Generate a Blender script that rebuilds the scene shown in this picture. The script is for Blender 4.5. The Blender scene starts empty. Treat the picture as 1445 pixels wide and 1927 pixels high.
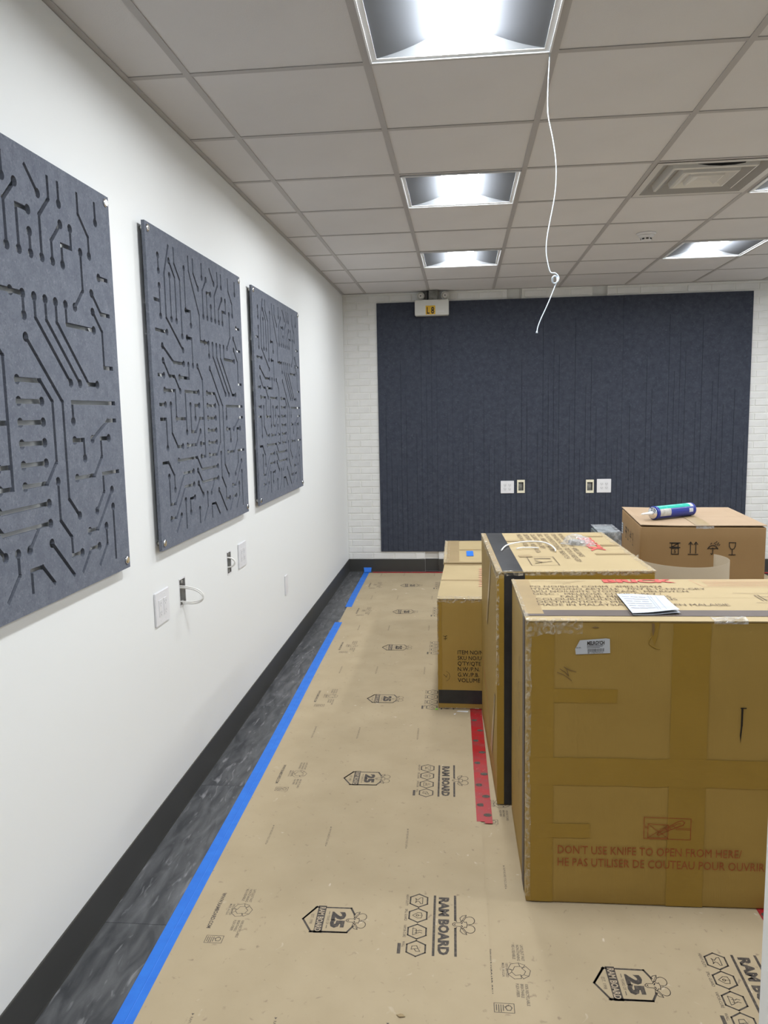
import bpy, bmesh, math, random
from mathutils import Matrix, Vector, noise
from mathutils.geometry import delaunay_2d_cdt, tessellate_polygon
random.seed(7)
S = bpy.context.scene
COL = S.collection

# ------------------------------------------------------------------ camera, world, exposure
CAMX, CAMZ = 1.13708, 1.57864
cam = bpy.data.objects.new('camera', bpy.data.cameras.new('camera'))
COL.objects.link(cam)
_r = Vector((0.99496976, 0.09833559, -0.01911236))
_u = Vector((0.00647482, 0.12726123, 0.9918481))
_w = Vector((-0.09996623, 0.98698262, -0.12598437))
cam.matrix_world = Matrix(((_r.x, _u.x, -_w.x, CAMX), (_r.y, _u.y, -_w.y, 0.0), (_r.z, _u.z, -_w.z, CAMZ), (0, 0, 0, 1)))
cam.data.sensor_fit = 'HORIZONTAL'
cam.data.sensor_width = 36.0
cam.data.lens = 36.0 * 1461.34 / 1445.0
cam.data.clip_start = 0.02
S.camera = cam
world = bpy.data.worlds.new('world')
S.world = world
world.use_nodes = True
world.node_tree.nodes['Background'].inputs[0].default_value = (0.75, 0.8, 0.9, 1)
world.node_tree.nodes['Background'].inputs[1].default_value = 0.02
S.view_settings.view_transform = 'Standard'
S.view_settings.look = 'None'
S.view_settings.gamma = 1.0
S.view_settings.use_curve_mapping = False
S.view_settings.exposure = 0.0
LAMP = 88.0                      # radiance of the luminous panels of the ceiling lights

# room, metres: left wall x = 0, back wall y = D, floor z = 0
D, CE = 7.6274, 2.7216
XR, YF = 5.711, -3.6
G = 0.6096                       # ceiling grid module
GX, GY = 0.2247, 2.7101          # a runner and a cross tee of the grid
RNG = random.Random(11)

# ------------------------------------------------------------------ materials
def rgb(r, g, b):
    f = lambda c: c / 12.92 if c <= 0.04045 else ((c + 0.055) / 1.055) ** 2.4
    return (f(r / 255), f(g / 255), f(b / 255), 1.0)

def nd(nt, t, **kw):
    n = nt.nodes.new(t)
    for k, v in kw.items():
        if k.startswith('i_'):
            n.inputs[int(k[2:]) if k[2:].isdigit() else k[2:].replace('_', ' ')].default_value = v
        else:
            setattr(n, k, v)
    return n

def mat(name, c, rough=0.6, c2=None, ns=8.0, detail=6.0, dist=0.0, lo=0.35, hi=0.65, stretch=(1, 1, 1), bump=0.0, bs=150.0,
        bstretch=(1, 1, 1), metal=0.0, spec=0.5, trans=0.0, alpha=1.0, emit=0.0, ior=1.45, c4=None, ns4=30.0, lo4=0.7, hi4=0.76, c3=None, ns3=60.0, lo3=0.6, hi3=0.7, st3=(1, 1, 1), rough2=None):
    m = bpy.data.materials.new(name)
    m.use_nodes = True
    nt = m.node_tree
    b = nt.nodes['Principled BSDF']
    L = nt.links.new
    b.inputs['Base Color'].default_value = c
    b.inputs['Roughness'].default_value = rough
    b.inputs['Metallic'].default_value = metal
    b.inputs['Specular IOR Level'].default_value = spec
    b.inputs['Transmission Weight'].default_value = trans
    b.inputs['Alpha'].default_value = alpha
    b.inputs['IOR'].default_value = ior
    if emit:
        b.inputs['Emission Color'].default_value = c
        b.inputs['Emission Strength'].default_value = emit
    tc = nd(nt, 'ShaderNodeTexCoord')
    def ramped(scale, st, a, z, det=detail, di=dist):
        mp = nd(nt, 'ShaderNodeMapping'); mp.inputs['Scale'].default_value = st
        L(tc.outputs['Object'], mp.inputs[0])
        n = nd(nt, 'ShaderNodeTexNoise', i_Scale=scale, i_Detail=det, i_Distortion=di)
        L(mp.outputs[0], n.inputs['Vector'])
        r = nd(nt, 'ShaderNodeMapRange'); r.inputs[1].default_value = a; r.inputs[2].default_value = z
        L(n.outputs['Fac'], r.inputs[0])
        return r.outputs[0]
    col = None
    if c2 is not None:
        f = ramped(ns, stretch, lo, hi)
        mx = nd(nt, 'ShaderNodeMix', data_type='RGBA')
        mx.inputs[6].default_value = c; mx.inputs[7].default_value = c2
        L(f, mx.inputs[0]); col = mx.outputs[2]
        if rough2 is not None:
            mr = nd(nt, 'ShaderNodeMapRange'); mr.inputs[3].default_value = rough; mr.inputs[4].default_value = rough2
            L(f, mr.inputs[0]); L(mr.outputs[0], b.inputs['Roughness'])
    if c3 is not None:
        f = ramped(ns3, st3, lo3, hi3, 3.0, 0.6)
        mx = nd(nt, 'ShaderNodeMix', data_type='RGBA')
        mx.inputs[6].default_value = c; mx.inputs[7].default_value = c3
        if col is not None: L(col, mx.inputs[6])
        L(f, mx.inputs[0]); col = mx.outputs[2]
    if c4 is not None:
        f = ramped(ns4, (1, 1, 1), lo4, hi4, 2.0, 1.0)
        mx = nd(nt, 'ShaderNodeMix', data_type='RGBA'); mx.inputs[6].default_value = c; mx.inputs[7].default_value = c4
        if col is not None: L(col, mx.inputs[6])
        L(f, mx.inputs[0]); col = mx.outputs[2]
    if col is not None: L(col, b.inputs['Base Color'])
    if bump:
        mp = nd(nt, 'ShaderNodeMapping'); mp.inputs['Scale'].default_value = bstretch
        L(tc.outputs['Object'], mp.inputs[0])
        n = nd(nt, 'ShaderNodeTexNoise', i_Scale=bs, i_Detail=4.0)
        L(mp.outputs[0], n.inputs['Vector'])
        bp = nd(nt, 'ShaderNodeBump', i_Strength=bump, i_Distance=0.002)
        L(n.outputs['Fac'], bp.inputs['Height']); L(bp.outputs[0], b.inputs['Normal'])
    return m

def film(name, c, rough, lo, hi, ns=38.0, bmp=1.0):
    m = mat(name, c, rough, spec=0.9, bump=bmp, bs=70)
    nt = m.node_tree; b = nt.nodes['Principled BSDF']; tc = nd(nt, 'ShaderNodeTexCoord')
    n = nd(nt, 'ShaderNodeTexNoise', i_Scale=ns, i_Detail=5.0, i_Distortion=1.6); nt.links.new(tc.outputs['Object'], n.inputs['Vector'])
    r = nd(nt, 'ShaderNodeMapRange'); r.inputs[1].default_value = 0.42; r.inputs[2].default_value = 0.66; r.inputs[3].default_value = lo; r.inputs[4].default_value = hi
    nt.links.new(n.outputs['Fac'], r.inputs[0]); nt.links.new(r.outputs[0], b.inputs['Alpha'])
    return m
M = {}
M['softslot'] = mat('pale_slot', (0.42, 0.42, 0.43, 1), 0.6)
M['duct'] = mat('duct_grey', (0.34, 0.335, 0.33, 1), 0.7)  # painted shade: grey for the recessed slopes between the louvres
M['wall'] = mat('wall_paint', (0.79, 0.805, 0.80, 1), 0.55, bump=0.06, bs=220)
M['brick'] = mat('brick_paint', (0.74, 0.74, 0.725, 1), 0.45, c2=(0.69, 0.69, 0.675, 1), ns=9, bump=0.35, bs=90)
M['mortar'] = mat('mortar_paint', (0.74, 0.74, 0.71, 1), 0.6, bump=0.4, bs=120)
M['tile'] = mat('ceiling_tile', (0.68, 0.67, 0.68, 1), 0.85, c2=(0.655, 0.645, 0.654, 1), ns=3, bump=0.25, bs=400)
M['grid'] = mat('grid_paint', (0.44, 0.425, 0.425, 1), 0.5)
M['plenum'] = mat('plenum', (0.05, 0.05, 0.05, 1), 0.9)
M['felt'] = mat('grey_felt', (0.125, 0.138, 0.172, 1), 0.95, c2=(0.170, 0.185, 0.222, 1), ns=26, detail=9, lo=0.3, hi=0.75, bump=0.35, bs=600, spec=0.15,
                c3=(0.23, 0.245, 0.28, 1), ns3=120, lo3=0.55, hi3=0.85, c4=(0.11, 0.12, 0.15, 1), ns4=150, lo4=0.5, hi4=0.75)
M['navy'] = mat('navy_felt', (0.040, 0.046, 0.064, 1), 0.95, c2=(0.058, 0.065, 0.086, 1), ns=24, detail=9, lo=0.3, hi=0.75, c3=(0.075, 0.083, 0.105, 1), ns3=60, lo3=0.55, hi3=0.8, bump=0.35, bs=500, spec=0.15)
M['chrome'] = mat('chrome', (0.82, 0.82, 0.82, 1), 0.14, metal=1.0)
M['nickel'] = mat('nickel', (0.55, 0.54, 0.51, 1), 0.3, metal=1.0)
M['slate'] = mat('slate_vinyl', (0.052, 0.054, 0.058, 1), 0.42, c2=(0.150, 0.152, 0.158, 1), ns=9, detail=15, dist=0.55, lo=0.36, hi=0.76, stretch=(2.8, 0.7, 1), spec=0.35,
                 c3=(0.32, 0.32, 0.33, 1), ns3=16, lo3=0.60, hi3=0.80, st3=(3.0, 0.55, 1), bump=0.1, bs=60)
M['slate2'] = mat('slate_vinyl_dark', (0.048, 0.050, 0.054, 1), 0.42, c2=(0.135, 0.137, 0.142, 1), ns=10, detail=15, dist=0.6, lo=0.36, hi=0.78, stretch=(2.6, 0.65, 1), spec=0.35,
                  c3=(0.32, 0.32, 0.33, 1), ns3=14, lo3=0.60, hi3=0.80, st3=(2.6, 0.6, 1), bump=0.1, bs=60)
M['base'] = mat('rubber_base', (0.046, 0.046, 0.043, 1), 0.35, spec=0.45)
M['kraft'] = mat('floor_kraft', (0.455, 0.368, 0.24, 1), 0.75, c2=(0.405, 0.324, 0.206, 1), ns=5, detail=8, lo=0.3, hi=0.75, bump=0.12, bs=40, spec=0.25,
                 c3=(0.30, 0.235, 0.16, 1), ns3=42, lo3=0.66, hi3=0.76, c4=(0.60, 0.52, 0.41, 1), ns4=17, lo4=0.715, hi4=0.80)
M['kraft2'] = mat('roll_kraft', (0.275, 0.218, 0.145, 1), 0.7, c2=(0.25, 0.198, 0.13, 1), ns=6, spec=0.25)  # same board as the floor sheets, darkened to paint in the curl's shade
M['ink'] = mat('floor_ink', (0.050, 0.042, 0.036, 1), 0.7, c2=(0.13, 0.105, 0.08, 1), ns=90, detail=4, lo=0.45, hi=0.75)
M['inkfine'] = mat('floor_fine_ink', (0.060, 0.050, 0.042, 1), 0.7, c2=(0.13, 0.105, 0.08, 1), ns=90, detail=4, lo=0.4, hi=0.75)
M['bluetape'] = mat('blue_tape', (0.018, 0.155, 0.64, 1), 0.55, c2=(0.022, 0.18, 0.69, 1), ns=20, bump=0.2, bs=90, bstretch=(1, .2, 1))
M['redtape'] = mat('red_tape', (0.40, 0.012, 0.018, 1), 0.35, c2=(0.31, 0.035, 0.040, 1), ns=22, detail=7, lo=0.42, hi=0.62, c3=(0.44, 0.12, 0.115, 1), ns3=70, lo3=0.64, hi3=0.74)
M['card'] = mat('carton_kraft', (0.385, 0.252, 0.066, 1), 0.6, c2=(0.355, 0.230, 0.058, 1), ns=4, detail=6, bump=0.16, bs=50, bstretch=(6, 6, 0.4), spec=0.35)  # shade on the carton sides is put into this darker, richer colour
M['cardtop'] = mat('carton_lid_kraft', (0.43, 0.332, 0.178, 1), 0.65, c2=(0.405, 0.312, 0.165, 1), ns=5, detail=6, bump=0.1, bs=60, bstretch=(1, 8, 1), spec=0.35)  # same board as the sides, paler: light on the lids painted in
M['cardred'] = mat('carton_brown', (0.295, 0.182, 0.080, 1), 0.6, c2=(0.275, 0.168, 0.073, 1), ns=4, bump=0.1, bs=60, bstretch=(6, 6, .4), spec=0.35)  # darker copy of this carton's board, with the shade of its sides painted in
M['cardredtop'] = mat('carton_brown_lid', (0.385, 0.275, 0.175, 1), 0.65, c2=(0.36, 0.255, 0.16, 1), ns=5, bump=0.1, bs=70, spec=0.3)  # lit copy of the same brown board, brighter for the top
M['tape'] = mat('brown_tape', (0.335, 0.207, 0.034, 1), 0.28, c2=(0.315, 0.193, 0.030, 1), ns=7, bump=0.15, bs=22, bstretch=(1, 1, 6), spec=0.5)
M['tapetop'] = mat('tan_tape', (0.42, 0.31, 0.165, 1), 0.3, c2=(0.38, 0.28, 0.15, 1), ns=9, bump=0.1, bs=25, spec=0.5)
M['blacktape'] = mat('black_band', (0.018, 0.018, 0.020, 1), 0.35, c2=(0.03, 0.03, 0.032, 1), ns=10, bump=0.25, bs=25, spec=0.5)
M['greyband'] = mat('faded_black_band', (0.118, 0.096, 0.086, 1), 0.55, c2=(0.132, 0.108, 0.098, 1), ns=10, spec=0.2)
M['clear'] = film('clear_tape', (0.74, 0.66, 0.52, 1), 0.14, 0.04, 0.58)
M['film'] = film('clear_film', (0.80, 0.82, 0.84, 1), 0.10, 0.25, 0.60, 16.0, 0.45)
M['black'] = mat('print_black', (0.022, 0.017, 0.014, 1), 0.6)
M['brownink'] = mat('print_brown', (0.085, 0.056, 0.030, 1), 0.65, c2=(0.15, 0.10, 0.055, 1), ns=70)
M['red'] = mat('print_red', (0.50, 0.055, 0.045, 1), 0.6, c2=(0.55, 0.12, 0.09, 1), ns=50)
M['redfaint'] = mat('print_faint_red', (0.56, 0.27, 0.17, 1), 0.65)
M['darkred'] = mat('print_dark_red', (0.31, 0.066, 0.016, 1), 0.6, c2=(0.34, 0.10, 0.03, 1), ns=60)
M['edge'] = mat('torn_board', (0.22, 0.14, 0.06, 1), 0.9)
M['void'] = mat('shadow_gap', (0.02, 0.015, 0.01, 1), 0.9)
M['paper'] = mat('white_paper', (0.53, 0.56, 0.61, 1), 0.6, bump=0.05, bs=30)
M['greyink'] = mat('grey_print', (0.24, 0.26, 0.32, 1), 0.7)
M['plastic'] = mat('white_plastic', (0.74, 0.74, 0.76, 1), 0.32, spec=0.5)
M['plastic2'] = mat('outlet_plastic', (0.72, 0.72, 0.74, 1), 0.3, spec=0.5)
M['ivory'] = mat('ivory_plastic', (0.78, 0.74, 0.58, 1), 0.35)
M['slot'] = mat('slot_dark', (0.06, 0.06, 0.06, 1), 0.6)
M['galv'] = mat('galvanised_steel', (0.40, 0.40, 0.385, 1), 0.42, c2=(0.25, 0.25, 0.24, 1), ns=30, metal=0.25)
M['boxgrey'] = mat('box_interior', (0.24, 0.24, 0.22, 1), 0.7, c2=(0.12, 0.12, 0.11, 1), ns=30)
M['brass'] = mat('tan_connector', (0.50, 0.36, 0.18, 1), 0.5)
M['cable'] = mat('white_cable', (0.80, 0.79, 0.76, 1), 0.4)
M['string'] = mat('pale_blue_string', (0.68, 0.80, 0.92, 1), 0.6, c2=(0.80, 0.88, 0.95, 1), ns=160)
M['lens'] = mat('light_panel', (0.93, 0.965, 1.0, 1), 0.5, emit=LAMP)
M['reflector'] = mat('reflector_grey', (0.175, 0.186, 0.206, 1), 0.5, spec=0.12)
M['endplate'] = mat('end_plate_white', (0.20, 0.21, 0.22, 1), 0.5, spec=0.2)
M['rim'] = mat('light_rim', (0.80, 0.82, 0.84, 1), 0.3)
M['metalwhite'] = mat('white_metal', (0.66, 0.65, 0.63, 1), 0.35)
M['dark'] = mat('dark_hole', (0.015, 0.015, 0.016, 1), 0.8)
M['emcase'] = mat('aged_white_case', (0.62, 0.62, 0.58, 1), 0.45)
M['yellow'] = mat('yellow_sticker', (0.72, 0.40, 0.012, 1), 0.5, c2=(0.64, 0.42, 0.03, 1), ns=20)
M['lampglass'] = mat('lamp_lens', (0.62, 0.60, 0.56, 1), 0.2)
M['bluelabel'] = mat('blue_label', (0.014, 0.030, 0.26, 1), 0.3)
M['teal'] = mat('teal_label', (0.012, 0.40, 0.31, 1), 0.3, c2=(0.05, 0.50, 0.40, 1), ns=25, lo=0.5, hi=0.55)
M['tan'] = mat('silver_label', (0.55, 0.55, 0.53, 1), 0.3, c2=(0.40, 0.39, 0.36, 1), ns=40)
M['nozzle'] = mat('nozzle_plastic', (0.82, 0.84, 0.84, 1), 0.3)
M['green'] = mat('green_plastic', (0.25, 0.52, 0.06, 1), 0.4)
M['slatebag'] = mat('slate_bundle', (0.10, 0.125, 0.135, 1), 0.5, c2=(0.17, 0.20, 0.21, 1), ns=25)
M['door'] = mat('door_paint', (0.82, 0.83, 0.83, 1), 0.4)
M['lettering_tan'] = mat('banner_lettering', (0.43, 0.345, 0.24, 1), 0.75)

# ------------------------------------------------------------------ mesh helpers
MW = {}                                     # world matrix of every parent (roots are not rotated by anything else)

class MB:
    def __init__(s): s.v = []; s.f = []; s.mi = []; s.mats = []; s.cur = 0; s.smooth = []
    def use(s, m):
        if m not in s.mats: s.mats.append(m)
        s.cur = s.mats.index(m); return s
    def face(s, idx, sm=False): s.f.append(tuple(idx)); s.mi.append(s.cur); s.smooth.append(sm)
    def add(s, vs, fs, sm=False, mx=None):
        o = len(s.v)
        s.v += [tuple(mx @ Vector(p)) if mx else tuple(p) for p in vs]
        for f in fs: s.face([i + o for i in f], sm)
        return s
    def box(s, x0, x1, y0, y1, z0, z1, mx=None):
        return s.add([(x0, y0, z0), (x1, y0, z0), (x1, y1, z0), (x0, y1, z0), (x0, y0, z1), (x1, y0, z1), (x1, y1, z1), (x0, y1, z1)],
                     [(0, 3, 2, 1), (4, 5, 6, 7), (0, 1, 5, 4), (1, 2, 6, 5), (2, 3, 7, 6), (3, 0, 4, 7)], False, mx)
    def bbox(s, x0, x1, y0, y1, z0, z1, b=0.003, seg=2, mx=None):
        bm = bmesh.new(); bmesh.ops.create_cube(bm, size=1.0)
        for v in bm.verts:
            v.co = Vector(((x0 + x1) / 2 + v.co.x * (x1 - x0), (y0 + y1) / 2 + v.co.y * (y1 - y0), (z0 + z1) / 2 + v.co.z * (z1 - z0)))
        bmesh.ops.bevel(bm, geom=bm.edges[:], offset=b, segments=seg, affect='EDGES')
        bm.verts.index_update()
        s.add([v.co for v in bm.verts], [[v.index for v in f.verts] for f in bm.faces], False, mx); bm.free(); return s
    def tube(s, pts, r, n=8, cap=True, sub=4):
        P = [Vector(p) for p in pts]
        if sub > 1 and len(P) > 2:
            Q = []
            for i in range(len(P) - 1):
                a, b, c, d = P[max(i - 1, 0)], P[i], P[i + 1], P[min(i + 2, len(P) - 1)]
                for k in range(sub):
                    t = k / sub
                    Q.append(0.5 * ((2 * b) + (c - a) * t + (2 * a - 5 * b + 4 * c - d) * t * t + (3 * b - a - 3 * c + d) * t ** 3))
            Q.append(P[-1]); P = Q
        o = len(s.v); up = Vector((0.123, 0.31, 0.94))
        for i, p in enumerate(P):
            t = (P[min(i + 1, len(P) - 1)] - P[max(i - 1, 0)]).normalized()
            a = t.cross(up).normalized(); b = t.cross(a)
            rr = r(i / (len(P) - 1)) if callable(r) else r
            for k in range(n):
                w = 2 * math.pi * k / n
                s.v.append(tuple(p + a * math.cos(w) * rr + b * math.sin(w) * rr))
        for i in range(len(P) - 1):
            for k in range(n):
                s.face((o + i * n + k, o + i * n + (k + 1) % n, o + (i + 1) * n + (k + 1) % n, o + (i + 1) * n + k), True)
        if cap:
            s.face([o + k for k in range(n)][::-1]); s.face([o + (len(P) - 1) * n + k for k in range(n)])
        return s
    def lathe(s, prof, mx, n=24, sm=True):   # prof: (radius, height) along local z
        o = len(s.v)
        for r, h in prof:
            for k in range(n):
                w = 2 * math.pi * k / n
                s.v.append(tuple(mx @ Vector((r * math.cos(w), r * math.sin(w), h))))
        for i in range(len(prof) - 1):
            for k in range(n):
                s.face((o + i * n + k, o + i * n + (k + 1) % n, o + (i + 1) * n + (k + 1) % n, o + (i + 1) * n + k), sm)
        s.face([o + k for k in range(n)][::-1]); s.face([o + (len(prof) - 1) * n + k for k in range(n)])
        return s
    def mesh(s, name):
        me = bpy.data.meshes.new(name)
        me.from_pydata(s.v, [], s.f)
        me.polygons.foreach_set('material_index', s.mi)
        me.polygons.foreach_set('use_smooth', s.smooth)
        for m in s.mats: me.materials.append(M[m])
        me.update(); return me

def tag(o, label=None, cat=None, group=None, kind=None):
    if label: o['label'] = label
    if cat: o['category'] = cat
    if group: o['group'] = group
    if kind: o['kind'] = kind
    return o

def thing(name, label, cat, loc=(0, 0, 0), rz=0.0, group=None):
    o = bpy.data.objects.new(name, None); COL.objects.link(o)
    o.location = loc; o.rotation_euler = (0, 0, rz); o.empty_display_size = 0.1
    MW[o.name] = Matrix.Translation(loc) @ Matrix.Rotation(rz, 4, 'Z')
    return tag(o, label, cat, group)

def link(name, me, parent=None, loc=None, world=False, label=None):
    o = bpy.data.objects.new(name, me); COL.objects.link(o)
    if loc: o.location = loc
    base = Matrix.Identity(4)
    if parent is not None:
        o.parent = parent
        base = MW[parent.name]
    if world:                                # mesh given in room coordinates: move it into the parent's frame
        me.transform((base if loc is None else base @ Matrix.Translation(loc)).inverted())
    MW[o.name] = base @ (Matrix.Translation(loc) if loc else Matrix.Identity(4))
    if label: o['label'] = label
    return o

def obj(name, mb, m=None, parent=None, loc=None, world=False, label=None):
    if m and not mb.mats: mb.mats = [m]
    return link(name, mb.mesh(name), parent, loc, world, label)

def struct(name, mb, m=None): return tag(obj(name, mb, m), kind='structure')

def dup(root, loc, rz=None, label=None):
    def cp(o, p):
        c = o.copy(); COL.objects.link(c)
        if p is not None: c.parent = p
        MW[c.name] = (MW[p.name] if p is not None else Matrix.Identity(4)) @ Matrix.Translation(c.location)
        for ch in list(o.children): cp(ch, c)
        return c
    c = cp(root, None); c.location = loc
    if rz is not None: c.rotation_euler = (0, 0, rz)
    if label: c['label'] = label
    return c

def cut_sheet(x0, x1, y0, y1, holes, front, back, fn, blind=None, through=()):
    """Sheet in (a, b) with cut-outs. fn(a, b, depth) -> 3D. holes: overlapping polygons allowed. blind: depth at which holes get a floor."""
    V = [Vector((x0, y0)), Vector((x1, y0)), Vector((x1, y1)), Vector((x0, y1))]; F = [[0, 1, 2, 3]]
    allh = list(holes) + list(through); nh = len(holes)
    for h in allh:
        o = len(V); V += [Vector(p) for p in h]; F.append(list(range(o, o + len(h))))
    v, e, f, ov, oe, of = delaunay_2d_cdt(V, [], F, 0, 1e-6, True)
    mb = MB(); n = len(v)
    keep = [i for i in range(len(f)) if list(of[i]) == [0]]
    blindf = [i for i in range(len(f)) if blind is not None and 0 in of[i] and len(of[i]) > 1 and not any(k > nh for k in of[i])]
    mb.v = [fn(p.x, p.y, front) for p in v] + [fn(p.x, p.y, back) for p in v] + [fn(p.x, p.y, blind if blind is not None else back) for p in v]
    cnt = {}
    for i in keep:
        t = list(f[i]); mb.face(t); mb.face([j + n for j in t][::-1])
        for a, b in zip(t, t[1:] + t[:1]): cnt.setdefault(frozenset((a, b)), []).append((a, b))
    bl = {}
    for i in blindf:
        t = list(f[i]); mb.face([j + 2 * n for j in t])
        for a, b in zip(t, t[1:] + t[:1]): bl[frozenset((a, b))] = 1
    for k, l in cnt.items():
        if len(l) == 1:
            a, b = l[0]; q = 2 * n if k in bl else n
            mb.face((b, a, a + q, b + q))
    return mb

def quadseg(a, b, w):
    ax, ay = a; bx, by = b; dx, dy = bx - ax, by - ay; l = math.hypot(dx, dy) or 1e-9
    dx, dy = dx / l * w, dy / l * w
    return [(ax - dx - dy, ay - dy + dx), (ax - dx + dy, ay - dy - dx), (bx + dx + dy, by + dy - dx), (bx + dx - dy, by + dy + dx)]

def circ(c, r, n=14): return [(c[0] + r * math.cos(2 * math.pi * k / n), c[1] + r * math.sin(2 * math.pi * k / n)) for k in range(n)]

# ------------------------------------------------------------------ flat print (lettering and line art on a surface)
_tc = {}
def glyphs(t, bold):
    if (t, bold) not in _tc:
        c = bpy.data.curves.new('lettering', 'FONT'); c.body = t; c.resolution_u = 2; c.offset = bold; c.size = 1.0
        o = bpy.data.objects.new('lettering', c); me = bpy.data.meshes.new_from_object(o)
        v = [(p.co.x, p.co.y) for p in me.vertices]; f = [tuple(p.vertices) for p in me.polygons]
        bpy.data.objects.remove(o); bpy.data.curves.remove(c); bpy.data.meshes.remove(me)
        _tc[(t, bold)] = (v, f)
    return _tc[(t, bold)]

class Ink:
    def __init__(s): s.v = []; s.f = []
    def poly(s, pts):
        o = len(s.v); s.v += [tuple(p) for p in pts]
        for t in tessellate_polygon([[Vector((p[0], p[1], 0)) for p in pts]]):
            a, b, c = [s.v[o + i] for i in t]
            if (b[0] - a[0]) * (c[1] - a[1]) - (b[1] - a[1]) * (c[0] - a[0]) < 0: t = (t[0], t[2], t[1])
            s.f.append(tuple(o + i for i in t))
        return s
    def line(s, pts, w, closed=False):
        pts = list(pts)
        if closed: pts.append(pts[0])
        for a, b in zip(pts, pts[1:]):
            q = quadseg(a, b, w / 2); o = len(s.v); s.v += q; s.f.append((o, o + 1, o + 2, o + 3))
        return s
    def arc(s, c, r, w, a0=0, a1=360, n=16, sy=1.0):
        return s.line([(c[0] + r * math.cos(math.radians(a0 + (a1 - a0) * k / n)), c[1] + sy * r * math.sin(math.radians(a0 + (a1 - a0) * k / n))) for k in range(n + 1)], w)
    def text(s, t, a, b, h, width=None, bold=0.0, maxw=None):
        v, f = glyphs(t, bold)
        if not v: return s
        x0 = min(p[0] for p in v); x1 = max(p[0] for p in v); cap = 0.70 + 2 * bold
        k = h / cap; kx = k if width is None else width / (x1 - x0)
        if maxw and (x1 - x0) * kx > maxw: kx = maxw / (x1 - x0)
        o = len(s.v); s.v += [(a + (p[0] - x0) * kx, b + p[1] * k) for p in v]; s.f += [tuple(i + o for i in q) for q in f]
        return s
    def obj(s, name, m, parent, O, A, B, lift=0.0006, label=None, world=False):
        O, A, B = Vector(O), Vector(A), Vector(B); N = A.cross(B).normalized() * lift
        mb = MB(); mb.use(m); mb.v = [tuple(O + A * a + B * b + N) for a, b in s.v]
        for q in s.f: mb.face(q)
        o = obj(name, mb, None, parent, None, world, label)
        return o

def ram_head(k, a, b, s):
    """ram's head seen from the front, nose at (a, b), pointing up +b; s = overall height."""
    w = s * 0.035
    P = lambda x, y: (a + x * s, b + y * s)
    k.line([P(-.13, .34), P(-.12, .08), P(-.05, 0), P(.05, 0), P(.12, .08), P(.13, .34)], w)
    k.line([P(-.05, .12), P(-.01, .08)], w); k.line([P(.05, .12), P(.01, .08)], w)
    for q in (-1, 1):
        k.line([P(q * .13, .34), P(q * .28, .44), P(q * .16, .55), P(q * .2, .62), P(0, .66)], w)
        k.line([P(q * .07, .40), P(q * .15, .44)], w * 1.6)
        k.line([P(q * .22, .38), P(q * .45, .33), P(q * .62, .45), P(q * .68, .62), P(q * .5, .6), P(q * .3, .5), P(q * .22, .38)], w)
        k.line([P(q * .28, .42), P(q * .6, .58)], w * .7)
        n = 12
        k.line([P(q * (.30 + .27 * math.cos(math.radians(a_))), .78 + .22 * math.sin(math.radians(a_))) for a_ in [q_ * 240 / n - 40 for q_ in range(n + 1)]], w)

# ------------------------------------------------------------------ the setting
f = MB(); f.box(0, XR, YF, D, -0.06, -0.003)
floor = struct('floor', f, 'base')
ys = [2.172 - 7 * 0.9144 + 0.9144 * k for k in range(15)]
for k in range(len(ys) - 1):
    y0, y1 = max(ys[k], YF), min(ys[k + 1], D)
    if y1 <= y0: continue
    for i in range(2):
        x0, x1 = (0.0, 0.4572) if i == 0 else (0.4572, 0.9144)
        t = MB(); t.bbox(x0 + .0004, x1 - .0004, y0 + .0005, y1 - .0005, -0.003, 0.0, 0.0006, 1)
        obj('floor_tile', t, 'slate' if (k + i) % 2 else 'slate2', floor)
t = MB(); t.box(0.9144, XR, YF, D, -0.003, -0.0001)
tag(obj('floor_tiling', t, 'slate', floor), kind='stuff')

# left wall, with two cut holes for the open electrical boxes
OPEN = [(2.972, 3.040, 0.820, 0.926), (3.617, 3.680, 0.816, 0.920)]
hol = [[(a, c), (b, c), (b, d), (a, d)] for a, b, c, d in OPEN]
wl = cut_sheet(YF, D + .2, 0.0, CE + .15, hol, 0.0, -0.06, lambda a, b, d: (d, a, b))
struct('wall_left', wl, 'wall')
w = MB(); w.box(XR, XR + .1, YF, D + .2, 0, CE + .15); struct('wall_right', w, 'wall')
w = MB(); w.box(-.06, XR + .1, YF - .1, YF, 0, CE + .15); struct('wall_front', w, 'wall')

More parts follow.
